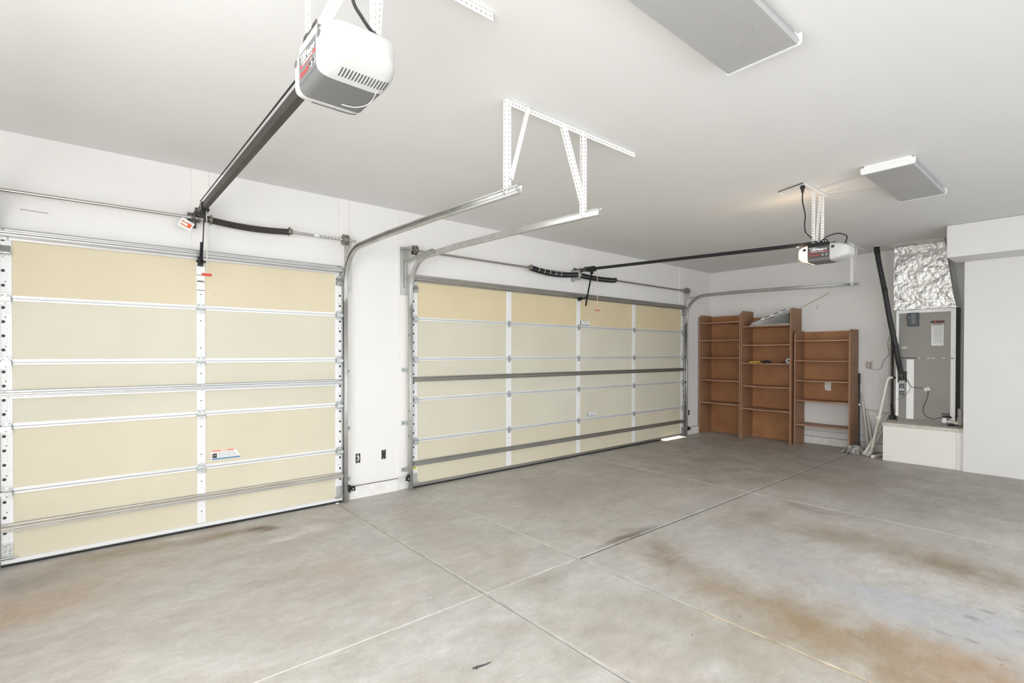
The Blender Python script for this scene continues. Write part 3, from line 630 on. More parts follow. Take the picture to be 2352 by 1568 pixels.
# ------------------------------------------------------------------ perforated white hangers
W_=.034
def angle_bar(mb,p0,p1,wa,wb,w=W_,pitch=.027):
    p0=Vector(p0);p1=Vector(p1);d=p1-p0; wa=Vector(wa); wb=Vector(wb)
    mb.perf(p0,d,d.length,wa,w,pitch); mb.perf(p0,d,d.length,wb,w,pitch)
def hanger(label,build,group='white perforated ceiling hangers',loc=(0,0,0)):
    root=thing('track_hanger',loc,label,'hanger',group)
    for nm,p0,p1,wa,wb in build:
        mb=MB(); angle_bar(mb,p0,p1,wa,wb); mb.build(nm,PERF,root,solid=.0022)
    return root
zt=H-.003
hanger('white perforated steel hanger frame carrying the two middle door tracks',[
  ('ceiling_angle',(1.985,-2.655,zt),(3.285,-2.655,zt),(0,1,0),(0,0,-1)),
  ('upright',(1.975,-2.66,zt),(1.975,-2.66,2.49),(1,0,0),(0,1,0)),
  ('upright',(2.668,-2.66,zt),(2.668,-2.66,2.475),(1,0,0),(0,1,0)) if False else ('upright',(2.675,-2.662,zt),(2.675,-2.662,2.485),(1,0,0),(0,1,0)),
  ('brace',(2.135,-2.66,zt-.01),(1.992,-2.66,2.60),(1,0,0),(0,-1,0)),
  ('brace',(2.47,-2.664,zt-.02),(2.667,-2.664,2.60),(1,0,0),(0,1,0))],loc=(2.0,-2.65,H))
hanger('white perforated steel hanger at the end of the track near the bookcases',[
  ('ceiling_angle',(8.20,-2.69,zt),(8.98,-2.69,zt),(0,1,0),(0,0,-1)),
  ('upright',(8.36,-2.70,zt),(8.36,-2.70,2.49),(1,0,0),(0,1,0)),
  ('brace',(8.60,-2.69,zt-.01),(8.40,-2.69,2.62),(1,0,0),(0,1,0))],loc=(8.375,-2.68,H))
hanger('white perforated steel angle on the ceiling beside the large opener',[
  ('ceiling_angle',(.05,-3.215,zt),(1.435,-3.215,zt),(0,1,0),(0,0,-1))],loc=(.75,-3.19,H))
for o in COL.objects:
    if o.get('label','').endswith('beside the large opener'): o['category']='ceiling angle'; o.name='ceiling_angle'
mb=MB()
# bolt at the end of that angle
mb._lathe(Vector((1.425,-3.197,H-.008)),Vector((0,0,-1)),[(0,.009),(.006,.009),(.01,.005)],10,0)
mb.build('bolt_head',PERF,[o for o in COL.objects if o.get('label','').endswith('beside the large opener')][0])

# ------------------------------------------------------------------ torsion shafts
def spring_prof(L,r,coils): 
    P=[(0,r*.6),(0,r)]
    for i in range(coils):
        a=L*i/coils; P+= [(a+L/coils*.1,r*.93),(a+L/coils*.35,r),(a+L/coils*.65,r),(a+L/coils*.9,r*.93)]
    return P+[(L,r),(L,r*.6)]
def drum(root,x,sd):
    mb=MB(); mb._lathe(Vector((x,-.12,2.655)),Vector((sd,0,0)),[(-.045,.052),(-.038,.055),(-.036,.040),(-.022,.040),(-.012,.045),(-.010,.053),(-.002,.053),(0,.045),(.004,.02)],28,0)
    mb.build('cable_drum',IRON2,root,smooth=True)
IRON2=mat('drum_casting',(.24,.225,.20),.5,.6,var=.2,scale=30)
def cone(root,x,sd,y=-.12,z=2.655,m=None):
    mb=MB(); mb._lathe(Vector((x,y,z)),Vector((sd,0,0)),[(-.002,.03),(.004,.034),(.012,.034),(.02,.028),(.035,.026),(.037,.015)],16,0)
    for a in range(4):
        an=a*math.pi/2+.4; c=Vector((x+sd*.008,y+math.cos(an)*.036,z+math.sin(an)*.036)); mb.obox(c,(.006,0,0),(0,.006,0),(0,0,.006))
    mb.build('spring_cone',m or IRON2,root,smooth=True)
# single door
t1=thing('torsion_shaft',(.7,-.12,2.655),'steel torsion shaft with one grey coil spring above the single door','torsion spring')
mb=MB().tube([(-.62,-.12,2.648),(2.075,-.12,2.655)],.0125,14); mb.build('shaft',ZINC,t1,smooth=True)
pts=[(.80+.62*i/60,-.12,2.648-.014*math.sin(math.pi*i/60)) for i in range(61)]
mb=MB()
N=125
cp=[]; rr=[]
for i in range(N*2+1):
    f_=i/(N*2); cp.append((.80+.62*f_,-.12,2.650-.018*math.sin(math.pi*f_))); rr.append(.029 if i%2 else .0262)
mb.tube(cp,rr,14); mb.build('coil_spring',IRON,t1)
cone(t1,1.42,1); cone(t1,.80,-1)
mb=MB(); mb.box(.665,.672,-.15,-.012,2.60,2.70); mb.box(.635,.70,-.016,-.012,2.585,2.715); mb._lathe(Vector((.65,-.12,2.655)),Vector((1,0,0)),[(0,.03),(.03,.03),(.03,.02)],16,0)
mb._lathe(Vector((.74,-.12,2.655)),Vector((1,0,0)),spring_prof(.06,.030,9),14,0)
for a in range(5): mb.obox((.70,-.12+.034*math.cos(a*1.3),2.655+.034*math.sin(a*1.3)),(.012,0,0),(0,.005,0),(0,0,.007))
mb.build('centre_bearing',IRON,t1)
drum(t1,1.985,1)
mb=MB(); mb.obox((.612,-.128,2.585),(.045,0,-.022),(.018,.004,.036),(0,.0006,0)); mb.obox((.612,-.1295,2.585),(.034,0,-.0165),(.008,.0018,.016),(0,.0006,0),1)
mb.obox((.60,-.1310,2.589),(.022,0,-.0105),(.004,.001,.008),(0,.0006,0),2)
o=mb.build('warning_tag',[PAPER,OINK,PAPER],t1); o['label']='cream hanging tag with red warning print'
text('lettering','WARNING',(.617,-.1325,2.60),'-y',.015,WINK,o,.9) 
mb=MB(); mb.box(1.655,1.70,-.1335,-.132,2.643,2.667); mb.box(1.70,1.93,-.1333,-.132,2.648,2.658)
for q in range(6): mb.box(1.71+.035*q,1.73+.035*q,-.1337,-.1333,2.651,2.6555,1)
mb.build('printed_sticker',[PAPER,KINK],t1)
# double door
t2=thing('torsion_shaft',(5.4,-.12,2.655),'steel torsion shaft with two black springs above the double door','torsion spring')
MB().tube([(2.60,-.12,2.655),(8.40,-.12,2.65)],.0125,14).build('shaft',GALVD,t2,smooth=True)
for a,b,marks in ((4.485,5.37,1),(5.44,6.24,0)):
    cp=[];rr=[];N=230
    for i in range(N*2+1):
        f_=i/(N*2); cp.append((a+(b-a)*f_,-.12,2.650-.035*math.sin(math.pi*f_) if marks else 2.648-.012*math.sin(math.pi*f_))); rr.append(.036 if i%2 else .0335)
    mb=MB(); mb.tube(cp,rr,14); s_=mb.build('coil_spring',BLACK,t2); s_['label']='black spring left of the centre bearing' if marks else 'black spring right of the centre bearing'
    if marks:
        mb=MB()
        for q in (.12,.24,.36,.48,.60):
            x=a+(b-a)*q; z=2.650-.035*math.sin(math.pi*q)
            MB().tube([(x+.02*math.sin(t*.5),-.12-.0365*math.cos(t*.45-.6),z+.0365*math.sin(t*.45-.6)) for t in range(5)],.0028,6).build('chalk_mark',WINK,s_)
cone(t2,4.485,-1); cone(t2,6.24,1,m=IRON)
mb=MB(); mb.box(5.395,5.403,-.16,-.012,2.575,2.72); mb.box(5.37,5.43,-.017,-.012,2.56,2.74); mb._lathe(Vector((5.375,-.12,2.655)),Vector((1,0,0)),[(0,.045),(.008,.05),(.05,.05),(.058,.04)],16,0)
mb.build('centre_bearing',HINGE,t2)
drum(t2,2.725,-1); drum(t2,8.33,1)

# ------------------------------------------------------------------ garage door openers
def lens_section(s_,hx,hz):
    c=max(0.0,1-s_**7)**.38; c=.12+.88*c
    return hx*(1-.20*s_**2.4)*c, hz*(1-.50*s_**1.7)*(.25+.75*c if c<1 else 1), hz*.04*s_**2
def lens(root,x0,x1,y0,y1,z0,z1,name,material,label=None,deep=.15):
    """bulging plastic end cover: superellipse sections narrowing towards a rounded nose"""
    n=48; N=18; mb=MB(); vs=[]; xc=(x0+x1)/2; zc=(z0+z1)/2; hx=(x1-x0)/2; hz=(z1-z0)/2
    for i in range(N+1):
        s_=1-(1-i/N)**1.9; ax,bz,zo=lens_section(s_,hx,hz)
        for j in range(n):
            a=2*math.pi*j/n; c,q=math.cos(a),math.sin(a); e=.34
            vs.append((xc+ax*math.copysign(abs(c)**e,c),y0+(y1-y0)*s_,zc+zo+bz*math.copysign(abs(q)**e,q)))
    fs=[(i*n+j,i*n+(j+1)%n,(i+1)*n+(j+1)%n,(i+1)*n+j) for i in range(N) for j in range(n)]+[tuple(range(N*n,N*n+n))]+[tuple(range(n))[::-1]]
    mb.add(vs,fs); o=mb.build(name,material,root,smooth=True)
    if label: o['label']=label
    # the keyhole-like tab opening beside the label
    return o
def opener(x,yc,zb,label,lit,group=None):
    zt_=zb+.17; hw=.122
    root=thing('garage_door_opener',(x,yc,zb),label,'garage door opener')
    ya,yb=yc-.095,yc+.095       # near and far edges of the steel body
    mb=MB(); r=.03
    # body: rounded-bottom steel wrap
    prof=[(x-hw,zt_),(x-hw,zb+r)]+[(x-hw+r-r*math.cos(a*math.pi/8),zb+r-r*math.sin(a*math.pi/8)) for a in range(1,5)]
    prof+=[(x+hw-r+r*math.sin(a*math.pi/8),zb+r-r*math.cos(a*math.pi/8)) for a in range(0,5)]+[(x+hw,zt_)]
    mb.prism(prof,'y',ya,yb); 
    # underside plate continues below the near cover
    mb.build('housing',[GREY],root,smooth=True)
    mb=MB(); mb.box(x-hw-.0015,x-hw+.001,ya+.001,yb-.001,zt_-.028,zt_+.001); mb.box(x-hw,x+hw,ya+.001,yb-.001,zt_,zt_+.003)
    mb.build('top_chassis',BEIGE if not lit else BLACK,root)
    mb=MB(); mb.box(x-hw-.0016,x-hw,ya+.003,yb-.003,zb+.03,zt_-.03); p=mb.build('label_panel',DGREY if lit else mat('opener_label_grey',(.16,.16,.16),.5,var=.02),root)
    lx=x-hw-.0024
    text('lettering','CHAMBERLAIN',(lx,yb-.045,zt_-.040),'-x',.0085,WINK,p,1.1,.0003)
    text('lettering','LiftMaster',(lx,yc-.002,zt_-.058),'-x',.031,WINK,p,1.12,.0012)
    mb=MB(); mb.box(lx+.0004,lx+.0009,yc-.085,yc+.082,zt_-.0845,zt_-.075); mb.build('red_stripe',REDINK,p)
    text('lettering','PROFESSIONAL',(lx-.0006,yc,zt_-.0795),'-x',.010,WINK,p,1.5,.0001,space=1.1)
    text('lettering','Formula I',(lx,yc+.035,zt_-.110),'-x',.027,REDINK,p,.95,.0006,shear=.35)
    mb=MB()
    for q in (-.035,-.068):
        mb._lathe(Vector((lx+.001,yc+q,zt_-.113)),Vector((-1,0,0)),[(0,.009),(.002,.009)],16,0); mb._lathe(Vector((lx-.001,yc+q,zt_-.113)),Vector((-1,0,0)),[(0,.0065),(.0014,.0065)],14,1)
    mb.build('adjustment_knob',[WINK,KINK],p)
    text('lettering','1',(lx,yc-.035,zt_-.095),'-x',.012,WINK,p); text('lettering','2',(lx,yc-.068,zt_-.095),'-x',.012,WINK,p)
    near=lens(root,x-hw-.006,x+hw+.006,ya-.001,ya-.155,zb-.002,zt_-.004,'light_cover',LENS,'white plastic cover on the side facing the room')
    far=lens(root,x-hw-.006,x+hw+.006,yb+.001,yb+.105,zb-.002,zt_-.004,'light_cover',LITLENS if lit else LENS,'glowing white light cover facing the door' if lit else 'white plastic cover facing the door')
    for (o,yy,s) in ((near,ya,-1),(far,yb,1)):
        mb=MB()
        # tear-shaped tab opening near the label
        P=[(yy+s*(.012+.017*(1-math.cos(a))*.9*math.sqrt(abs(math.sin(a/2)))+.0),zt_-.048+.013*math.sin(a)) for a in [2*math.pi*i/16 for i in range(16)]]
        mb.prism(P,'x',x-hw-.0068,x-hw+.004)
        mb.build('tab_opening',KINK if lit else GREY,o)
        # row of vent slits along the lower curve of the cover
        mb=MB(); L_=.155 if s<0 else .105; hx_,hz_=.128,.084; zc_=(zb-.002+zt_-.004)/2
        for i in range(15):
            xx=-.062+.0118*i; pts=[]
            for q in range(6):
                f_=.20+.27*q/5; ax,bz,zo=lens_section(f_,hx_,hz_)
                if abs(xx)>=ax*.93: continue
                pts.append((x+xx,yy+s*(L_*f_+.001),zc_+zo-bz*(1-abs(xx/ax)**5.88)**.17-.0006))
            if len(pts)>2: mb.tube(pts,.0017,5)
        if not (lit and s<0): mb.build('vent_slit',HOLE,o)
    # slotted hanging strap on top
    mb=MB(); mb.prism([(yc-.085,zt_),(yc-.07,zt_+.03),(yc-.03,zt_+.03),(yc-.02,zt_+.022),(yc+.02,zt_+.022),(yc+.03,zt_+.03),(yc+.06,zt_+.03),(yc+.085,zt_)],'x',x-hw+.004,x-hw+.007)
    for q in (-.06,-.04,.0,.04,.055): mb.disc((x-hw+.004,yc+q,zt_+.015),(-1,0,0),.005,8,1)
    mb.build('hanging_strap',[IRON if not lit else BLACK,WINK if lit else HOLE],root)
    mb=MB(); mb.box(x-.045,x+.07,ya-.012,ya-.006,zt_-.010,zt_+.014); mb.box(x-.02,x+.03,ya-.006,ya+.03,zt_,zt_+.012); mb.build('terminal_strip',BLACK,root)
    return root,zt_
LITLENS=mat('lit_lens',(.7,.68,.62),.5,emit=((1,.80,.55),.75))
op1,z1=opener(.722,-3.215,2.48,'large white and grey ceiling garage door opener closest to the camera'.replace(' closest to the camera',' over the single door bay'),False)
op2,z2=opener(5.45,-3.272,2.402,'small dark-fronted garage door opener with its light on, over the double door bay',True)
pl=bpy.data.lights.new('opener_bulb','POINT'); pl.energy=20; pl.color=(1,.72,.45); pl.shadow_soft_size=.03
po=bpy.data.objects.new('opener_bulb',pl); po.location=(5.45,-3.04,2.60); COL.objects.link(po)
def rail(root,x,y0,z0,y1,z1_,material,wd=.034,ht=.052,chain=True):
    mb=MB(); mb.hexa([(x-wd/2,y1,z1_-ht/2),(x+wd/2,y1,z1_-ht/2),(x+wd/2,y0,z0-ht/2),(x-wd/2,y0,z0-ht/2),(x-wd/2,y1,z1_+ht/2),(x+wd/2,y1,z1_+ht/2),(x+wd/2,y0,z0+ht/2),(x-wd/2,y0,z0+ht/2)])
    r=mb.build('rail',material,root,bevel=.003)
    if chain:
        mb=MB(); 
        mb.tube([(x-.02,y0-.01,z0+.05),(x-.02,y1,z1_+.05)],.0045,6); mb.tube([(x+.02,y0-.01,z0+.05),(x+.02,y1,z1_+.05)],.0045,6)
        mb.build('drive_chain',BLACK,root)
rail(op1,.722,-.20,2.724,-3.15,2.672,OPRAIL,.036,.056)
rail(op2,5.45,-.20,2.722,-3.20,2.600,BLACK,.034,.036,False)
def header(root,x,z):
    mb=MB(); mb.box(x-.02,x+.02,-.055,-.012,z-.04,z+.03); mb.box(x-.032,x+.032,-.016,-.012,z-.055,z+.045)
    mb.box(x-.022,x-.018,-.22,-.03,z-.022,z+.022); mb.box(x+.018,x+.022,-.22,-.03,z-.022,z+.022)
    mb._lathe(Vector((x-.018,-.13,z)),Vector((1,0,0)),[(0,.03),(.036,.03)],16,0)
    mb.tube([(x-.03,-.06,z),(x+.03,-.06,z)],.008,8); mb.tube([(x-.03,-.20,z+.004),(x+.03,-.20,z+.004)],.008,8); mb.box(x-.024,x+.024,-.25,-.21,z-.03,z+.034)
    mb.build('header_bracket',IRON,root,bevel=.001)
header(op1,.722,2.722); header(op2,5.45,2.722)
def arm(root,x,yt,zt2,P1,P2,door_pt,m_):
    """trolley, straight arm, curved arm and the bracket on the door"""
    mb=MB(); mb.box(x-.03,x+.03,yt-.06,yt+.06,zt2-.036,zt2-.018); mb.box(x-.014,x+.014,yt-.02,yt+.02,zt2-.07,zt2-.03); mb.box(x-.026,x+.026,yt-.05,yt+.05,zt2-.02,zt2+.034)
    t=mb.build('trolley',m_,root,bevel=.002)
    mb=MB(); mb.bar((x,yt,zt2-.06),P1,.006,.026,(0,0,1)) 
    d=(Vector(P1)-Vector((x,yt,zt2-.06)))
    for q in range(8): pass
    mb.build('straight_arm',m_,root)
    mb=MB(); pts=curve_pts(P2,5); mb.tube(pts,.0095,8); mb.build('curved_arm',m_,root,smooth=True)
    dx,dy,dz=door_pt; mb=MB(); mb.box(dx-.02,dx+.02,dy+.002,-.047,dz-.035,dz+.035) ; mb.box(dx-.016,dx-.012,dy-.03,dy+.01,dz-.02,dz+.02); mb.box(dx+.012,dx+.016,dy-.03,dy+.01,dz-.02,dz+.02)
    mb.tube([(dx-.034,dy-.015,dz),(dx+.034,dy-.015,dz)],.009,10)
    mb.build('door_bracket',m_,root)
arm(op1,.722,-.26,2.718,(.722,-.150,2.30),[(.710,-.20,2.44),(.712,-.165,2.36),(.716,-.12,2.29),(.722,-.088,2.29)],(.722,-.075,2.295),BLACK)
arm(op2,5.45,-.335,2.716,(5.45,-.222,2.20),[(5.458,-.275,2.44),(5.458,-.25,2.36),(5.47,-.19,2.315),(5.49,-.11,2.325)],(5.49,-.085,2.322),BLACK)
# emergency release cords
REDW=mat('worn_red_handle',(.62,.20,.15),.5,var=.2)
def cord(root,x,y,zt2,zh,hw,m1,m2):
    mb=MB().tube([(x,y,zt2),(x+.003,y-.004,(zt2+zh)/2),(x,y,zh)],.0035,6); r=mb.build('release_rope',m1,root)
    mb=MB(); mb.box(x-hw,x+hw,y-.009,y+.009,zh-.012,zh+.010); h=mb.build('release_handle',m2,root,bevel=.006,seg=3); h['label']='red pull handle'
cord(op1,.735,-.283,2.68,2.163,.036,mat('rope_white',(.62,.60,.56),.9,var=.2,scale=80),RED)
cord(op2,5.475,-.415,2.69,2.126,.05,mat('rope_red_white',(.70,.50,.42),.9,var=.2,scale=80),REDW)
# opener suspension
for root,x,yc,zt_,set_ in ((op1,.722,-3.215,2.65,0),(op2,5.45,-3.24,2.572,1)):
    if set_==0:
        B=[((.598,-3.205,zt),(.598,-3.205,2.67),(1,0,0),(0,1,0)),((.80,-3.17,zt),(.62,-3.2,2.68),(1,0,0),(0,1,0)),((.85,-3.20,zt),(.85,-3.20,2.66),(1,0,0),(0,1,0)),((.90,-3.16,zt),(.865,-3.18,2.70),(1,0,0),(0,1,0))]
    else:
        B=[((5.355,-3.225,zt),(5.355,-3.225,2.58),(1,0,0),(0,1,0)),((5.56,-3.235,zt),(5.56,-3.235,2.58),(1,0,0),(0,1,0)),((5.52,-3.21,zt),(5.40,-3.22,2.60),(1,0,0),(0,-1,0)),((5.04,-3.25,zt),(5.62,-3.25,zt),(0,1,0),(0,0,-1))]
    for i,(p0,p1,wa,wb) in enumerate(B):
        mb=MB(); angle_bar(mb,p0,p1,wa,wb,.021 if set_ else (.013 if i==0 else .024)); 
        c=mb.build('ceiling_angle' if i==3 and set_ else 'hanger_angle',PERF,root,solid=.002)
# steel brace beside the first opener, its warm reflection painted as cream
mb=MB(); mb.bar((.83,-3.19,zt),(.635,-3.21,2.672),.034,.004,(0,1,0)); o=mb.build('brace_angle',mat('warm_lit_brace',(.72,.64,.55),.7,var=.06,scale=20),op1); o['label']='diagonal steel brace with warm light painted in cream'
# power cords
def cable(name,pts,r,material,label,cat='cord',n=8,smooth=8,group=None):
    mb=MB().tube(curve_pts(pts,smooth),r,n); o=mb.build(name,material,smooth=True); tag(o,label,cat,group); return o
def cable_thing(name,pts,r,material,label,plug=None,cat='cord'):
    root=thing(name,pts[0],label,cat)
    mb=MB().tube(curve_pts(pts,8),r,8); mb.build('cable',material,root,smooth=True)
    if plug:
        mb=MB(); x,y,z=plug; mb._lathe(Vector((x,y,z)),Vector((0,0,-1)),[(0,.017),(.012,.02),(.03,.02),(.036,.013),(.06,.012),(.068,.007)],14,0); mb.build('plug',RUBBER,root,smooth=True)
    return root
def ceiling_outlet(x,y,label,grp=None):
    mb=MB(); mb.box(x-.035,x+.035,y-.057,y+.057,H-.007,H-.0005); 
    for q in (-.022,.022): mb.disc((x,y+q,H-.007),(0,0,-1),.017,16,0,.002); mb.box(x-.008,x-.005,y+q-.006,y+q+.006,H-.0095,H-.009,1); mb.box(x+.005,x+.008,y+q-.006,y+q+.006,H-.0095,H-.009,1)
    o=mb.build('ceiling_outlet',[WHITE,KINK]); tag(o,label,'outlet',grp); return o
ceiling_outlet(5.10,-3.19,'white ceiling outlet feeding the small opener')
cable_thing('power_cord',[(5.10,-3.215,3.04),(5.105,-3.21,2.95),(5.20,-3.2,2.83),(5.185,-3.2,2.74),(5.215,-3.2,2.67),(5.33,-3.2,2.645),(5.42,-3.205,2.61),(5.44,-3.24,2.60),(5.50,-3.29,2.66),(5.58,-3.36,2.69),(5.62,-3.42,2.66),(5.55,-3.43,2.585)],.0062,RUBBER,'black power cord hanging from the ceiling into the small opener',plug=(5.10,-3.212,H-.009))
ceiling_outlet(.72,-3.30,'white ceiling outlet above the large opener')
cable_thing('power_cord',[(.72,-3.30,3.04),(.735,-3.27,2.93),(.75,-3.25,2.83),(.787,-3.25,2.778),(.82,-3.25,2.747),(.852,-3.25,2.727),(.846,-3.245,2.69),(.835,-3.235,2.655)],.0065,RUBBER,'black power cord looping down to the large opener',plug=(.72,-3.302,H-.009))
o=cable('bell_wire',[(5.06,-3.205,H-.006),(5.13,-3.12,H-.02),(5.19,-3.03,H-.03),(5.15,-2.99,H-.012),(5.12,-3.02,H-.005)],.004,WINK,'thin white coiled wire stapled to the ceiling','wire')
o=cable('low_voltage_cable',[(5.03,-3.24,H-.006),(5.05,-3.16,H-.010),(5.07,-3.08,H-.012),(5.105,-2.995,H-.014)],.0045,KINK,'short black cable end on the ceiling by the outlet','wire')
# thin white antenna wire under the first opener
mb=MB().tube(curve_pts([(.806,-3.345,2.485),(.816,-3.28,2.474),(.815,-3.22,2.472),(.785,-3.18,2.470),(.74,-3.165,2.472)],8),.0016,6); mb.build('antenna_wire',PERF,op1,smooth=True)

# ------------------------------------------------------------------ fluorescent ceiling fixtures
def fixture(x0,x1,y0,y1,label):
    root=thing('ceiling_light',((x0+x1)/2,(y0+y1)/2,H),label,'ceiling light','unlit fluorescent ceiling lights')
    zb=H-.066
    yc=(y0+y1)/2
    mb=MB(); mb.box(x0+.01,x1-.01,y0+.05,y1-.05,H-.022,H-.0005); mb.build('base_tray',WHITE,root,bevel=.004)
    # wraparound prismatic lens
    mb=MB(); P=[(y0+.045,H-.012),(y0+.020,H-.020),(y0+.004,zb+.012),(y0+.014,zb)]+[(y1-.014,zb),(y1-.004,zb+.012),(y1-.020,H-.020),(y1-.045,H-.012)]
    n=len(P); vs=[(x,y,z) for x in (x0+.012,x1-.012) for y,z in P]
    mb.add(vs,[(i,i+1,n+i+1,n+i) for i in range(n-1)]); mb.build('diffuser',DIFF,root,solid=.003)
    for xa,xb in ((x0,x0+.014),(x1-.014,x1)):
        mb=MB(); mb.prism([(y0-.004,H-.016),(y0-.004,zb+.010),(y0+.008,zb-.004),(y1-.008,zb-.004),(y1+.004,zb+.010),(y1+.004,H-.016),(y1-.022,H-.016),(y1-.022,H-.001),(y0+.022,H-.001),(y0+.022,H-.016)],'x',xa,xb)
        mb.build('end_cap',WHITE,root)
    for q in (-.1,0.1):
        mb=MB().tube([(x0+.03,yc+q,H-.042),(x1-.03,yc+q,H-.042)],.013,10); mb.build('fluorescent_tube',WHITE,root,smooth=True)
    return root
fixture(1.43,2.66,-4.088,-3.715,'unlit prismatic ceiling light between the two opener bays, cut off by the frame'.replace(', cut off by the frame',' nearer the large opener'))
fixture(4.99,6.19,-4.068,-3.705,'unlit prismatic ceiling light beside the small opener, towards the soffit')

# ------------------------------------------------------------------ bookcases
def bookcase(x0,x1,ya,yb,hgt,shelves,back_z0,back_z1,label,rot=0):
    root=thing('bookcase',(x0,(ya+yb)/2,0),label,'bookcase')
    t=.02
    for y in (ya,yb-t):
        mb=MB(); mb.prism([(x0,0),(x1,0),(x1,hgt),(x0+.055,hgt),(x0,hgt-.055)],'y',y,y+t); mb.build('side_panel',BOARDS,root,bevel=.0015)
        mb=MB(); mb.box(x0-.0015,x0,y,y+t,0,hgt-.055); mb.prism([(x0-.0015,hgt-.055),(x0,hgt-.055),(x0+.055,hgt),(x0+.053,hgt+.001)],'y',y,y+t)
        mb.build('side_edge',EDGE,root)
    mb=MB(); mb.box(x1-.012,x1,ya+t,yb-t,back_z0,back_z1); mb.build('back_panel',BOARD,root)
    for z in shelves:
        mb=MB(); N=10; sag=.006 if z<1 else .004
        vs=[]
        for i in range(N+1):
            y=ya+t+(yb-ya-2*t)*i/N; d=-sag*math.sin(math.pi*i/N)
            vs+=[(x0+.012,y,z-t+d),(x1-.012,y,z-t+d),(x1-.012,y,z+d),(x0+.012,y,z+d)]
        fs=[(4*i+a,4*i+(a+1)%4,4*i+4+(a+1)%4,4*i+4+a) for i in range(N) for a in range(4)]+[(0,1,2,3),(4*N+3,4*N+2,4*N+1,4*N)]
        mb.add(vs,fs); 
        mb.build('shelf',SHELF,root,bevel=.001)
    if rot:
        root.rotation_euler.z=rot
    return root
SHELF=wood('shelf_fibreboard',(.34,.185,.11),(.46,.275,.18))
b1=bookcase(8.90,9.34,-.822,-.03,2.245,[2.10,1.772,1.447,1.028,.602],.0,2.235,'tall brown bookcase in the corner beside the double door')
b2=bookcase(8.90,9.34,-1.672,-.832,2.28,[2.003,1.675,1.352,.952,.55],.0,2.17,'tallest brown bookcase, in the middle, holding old blinds and gloves')
b3=bookcase(8.95,9.345,-2.505,-1.70,1.897,[1.738,1.410,1.083,.757,.355],.745,1.885,'short brown bookcase with an open back at the bottom',0)
mb=MB(); 
x=9.328
mb.prism([(-2.035,1.045),(-2.02,.90),(-2.10,.895),(-2.128,.90),(-2.122,.955),(-2.132,1.04),(-2.10,1.048)],'x',x-.004,x-.001)
o=mb.build('wall_plate',PAPER); mb=None
bpy.data.objects.remove(o)
# white paper patch on the back board
mb=MB(); mb.prism([(-2.035,1.05),(-2.03,.985),(-2.04,.912),(-2.105,.905),(-2.128,.912),(-2.122,.965),(-2.132,1.04),(-2.09,1.045),(-2.05,1.057)],'x',9.3325,9.3312)
o=mb.build('paper_sheet',PAPER,b3); o['label']='torn white paper stuck to the back panel'
# stack of old blinds on the top shelf of the middle bookcase
bl=thing('window_blinds',(9.12,-1.27,2.003),'white slatted window blinds piled on the top shelf of the tallest bookcase','window blinds')
ya,yb=-1.64,-1.02
mb=MB(); mb.box(8.935,9.20,ya,yb+.05,2.005,2.022); mb.build('bottom_rail',OFF,bl,bevel=.003)
for i in range(10):
    f_=i/9; zz=2.03+f_*.165; mb=MB()
    p0=Vector((8.99+.01*i,-1.05-.02*f_,2.026+.003*i)); p1=Vector((8.99+.01*i,-1.63+.015*f_*f_*2,2.028+.175*f_))
    mb.bar(p0,p1,.20,.003,(0,0,1)); mb.build('slat',PAPER if i%2 else OFF,bl)
mb=MB(); mb.bar((8.96,-1.00,2.045),(8.96,-1.60,2.262),.06,.03,(0,0,1)); o=mb.build('head_rail',WHITE,bl,bevel=.003)
mb=MB()
for q in (.05,.2,.45,.7,.9):
    c=Vector((8.928,-1.00,2.049))+(Vector((8.928,-1.60,2.266))-Vector((8.928,-1.00,2.049)))*q; MB().obox(c,(.002,0,0),(0,-.045,.0155),(0,.002,.006)).build('head_rail_slot',KINK,bl)
# gloves and rags on the third shelf
def blob(name,c,size,material,seed,parent=None,amp=.35,sub=3):
    import bmesh
    bm=bmesh.new(); bmesh.ops.create_icosphere(bm,subdivisions=sub,radius=1)
    for v in bm.verts:
        n_=noise.noise(v.co*1.7+Vector((seed,0,0)))+.6*noise.noise(v.co*4.1+Vector((0,seed,0)))
        v.co*=1+amp*n_
        v.co=Vector((v.co.x*size[0],v.co.y*size[1],max(v.co.z,-.55)*size[2]))
    zmin=min(v.co.z for v in bm.verts)
    for v in bm.verts: v.co+=Vector((c[0],c[1],c[2]-zmin))
    me=bpy.data.meshes.new(name); bm.to_mesh(me); bm.free(); me.materials.append(material)
    for p in me.polygons: p.use_smooth=True
    o=bpy.data.objects.new(name,me); COL.objects.link(o)
    if parent is not None:
        o.parent=parent; o.matrix_parent_inverse=Matrix.Translation(-parent.location)
    return o
zs=1.3525
g=thing('work_glove',(9.0,-1.04,zs),'crumpled yellow work glove on the third shelf of the tallest bookcase','glove')
blob('palm',(9.0,-1.04,zs),(.05,.06,.020),ORANGE,3,g)
for i in range(4):
    mb=MB().tube(curve_pts([(8.97+.02*i,-1.08,zs+.012),(8.965+.022*i,-1.115,zs+.020-.003*i),(8.96+.025*i,-1.15,zs+.011)],5),[.011]*10+[.007],8); mb.build('finger',ORANGE,g,smooth=True)
mb=MB().tube(curve_pts([(8.95,-1.03,zs+.012),(8.935,-1.0,zs+.018),(8.94,-.965,zs+.010)],5),.011,8); mb.build('thumb',ORANGE,g,smooth=True)
g=thing('work_glove',(9.0,-1.24,zs),'crumpled black work glove beside the yellow glove','glove')
blob('palm',(9.0,-1.24,zs),(.05,.062,.030),RUBBER,7,g)
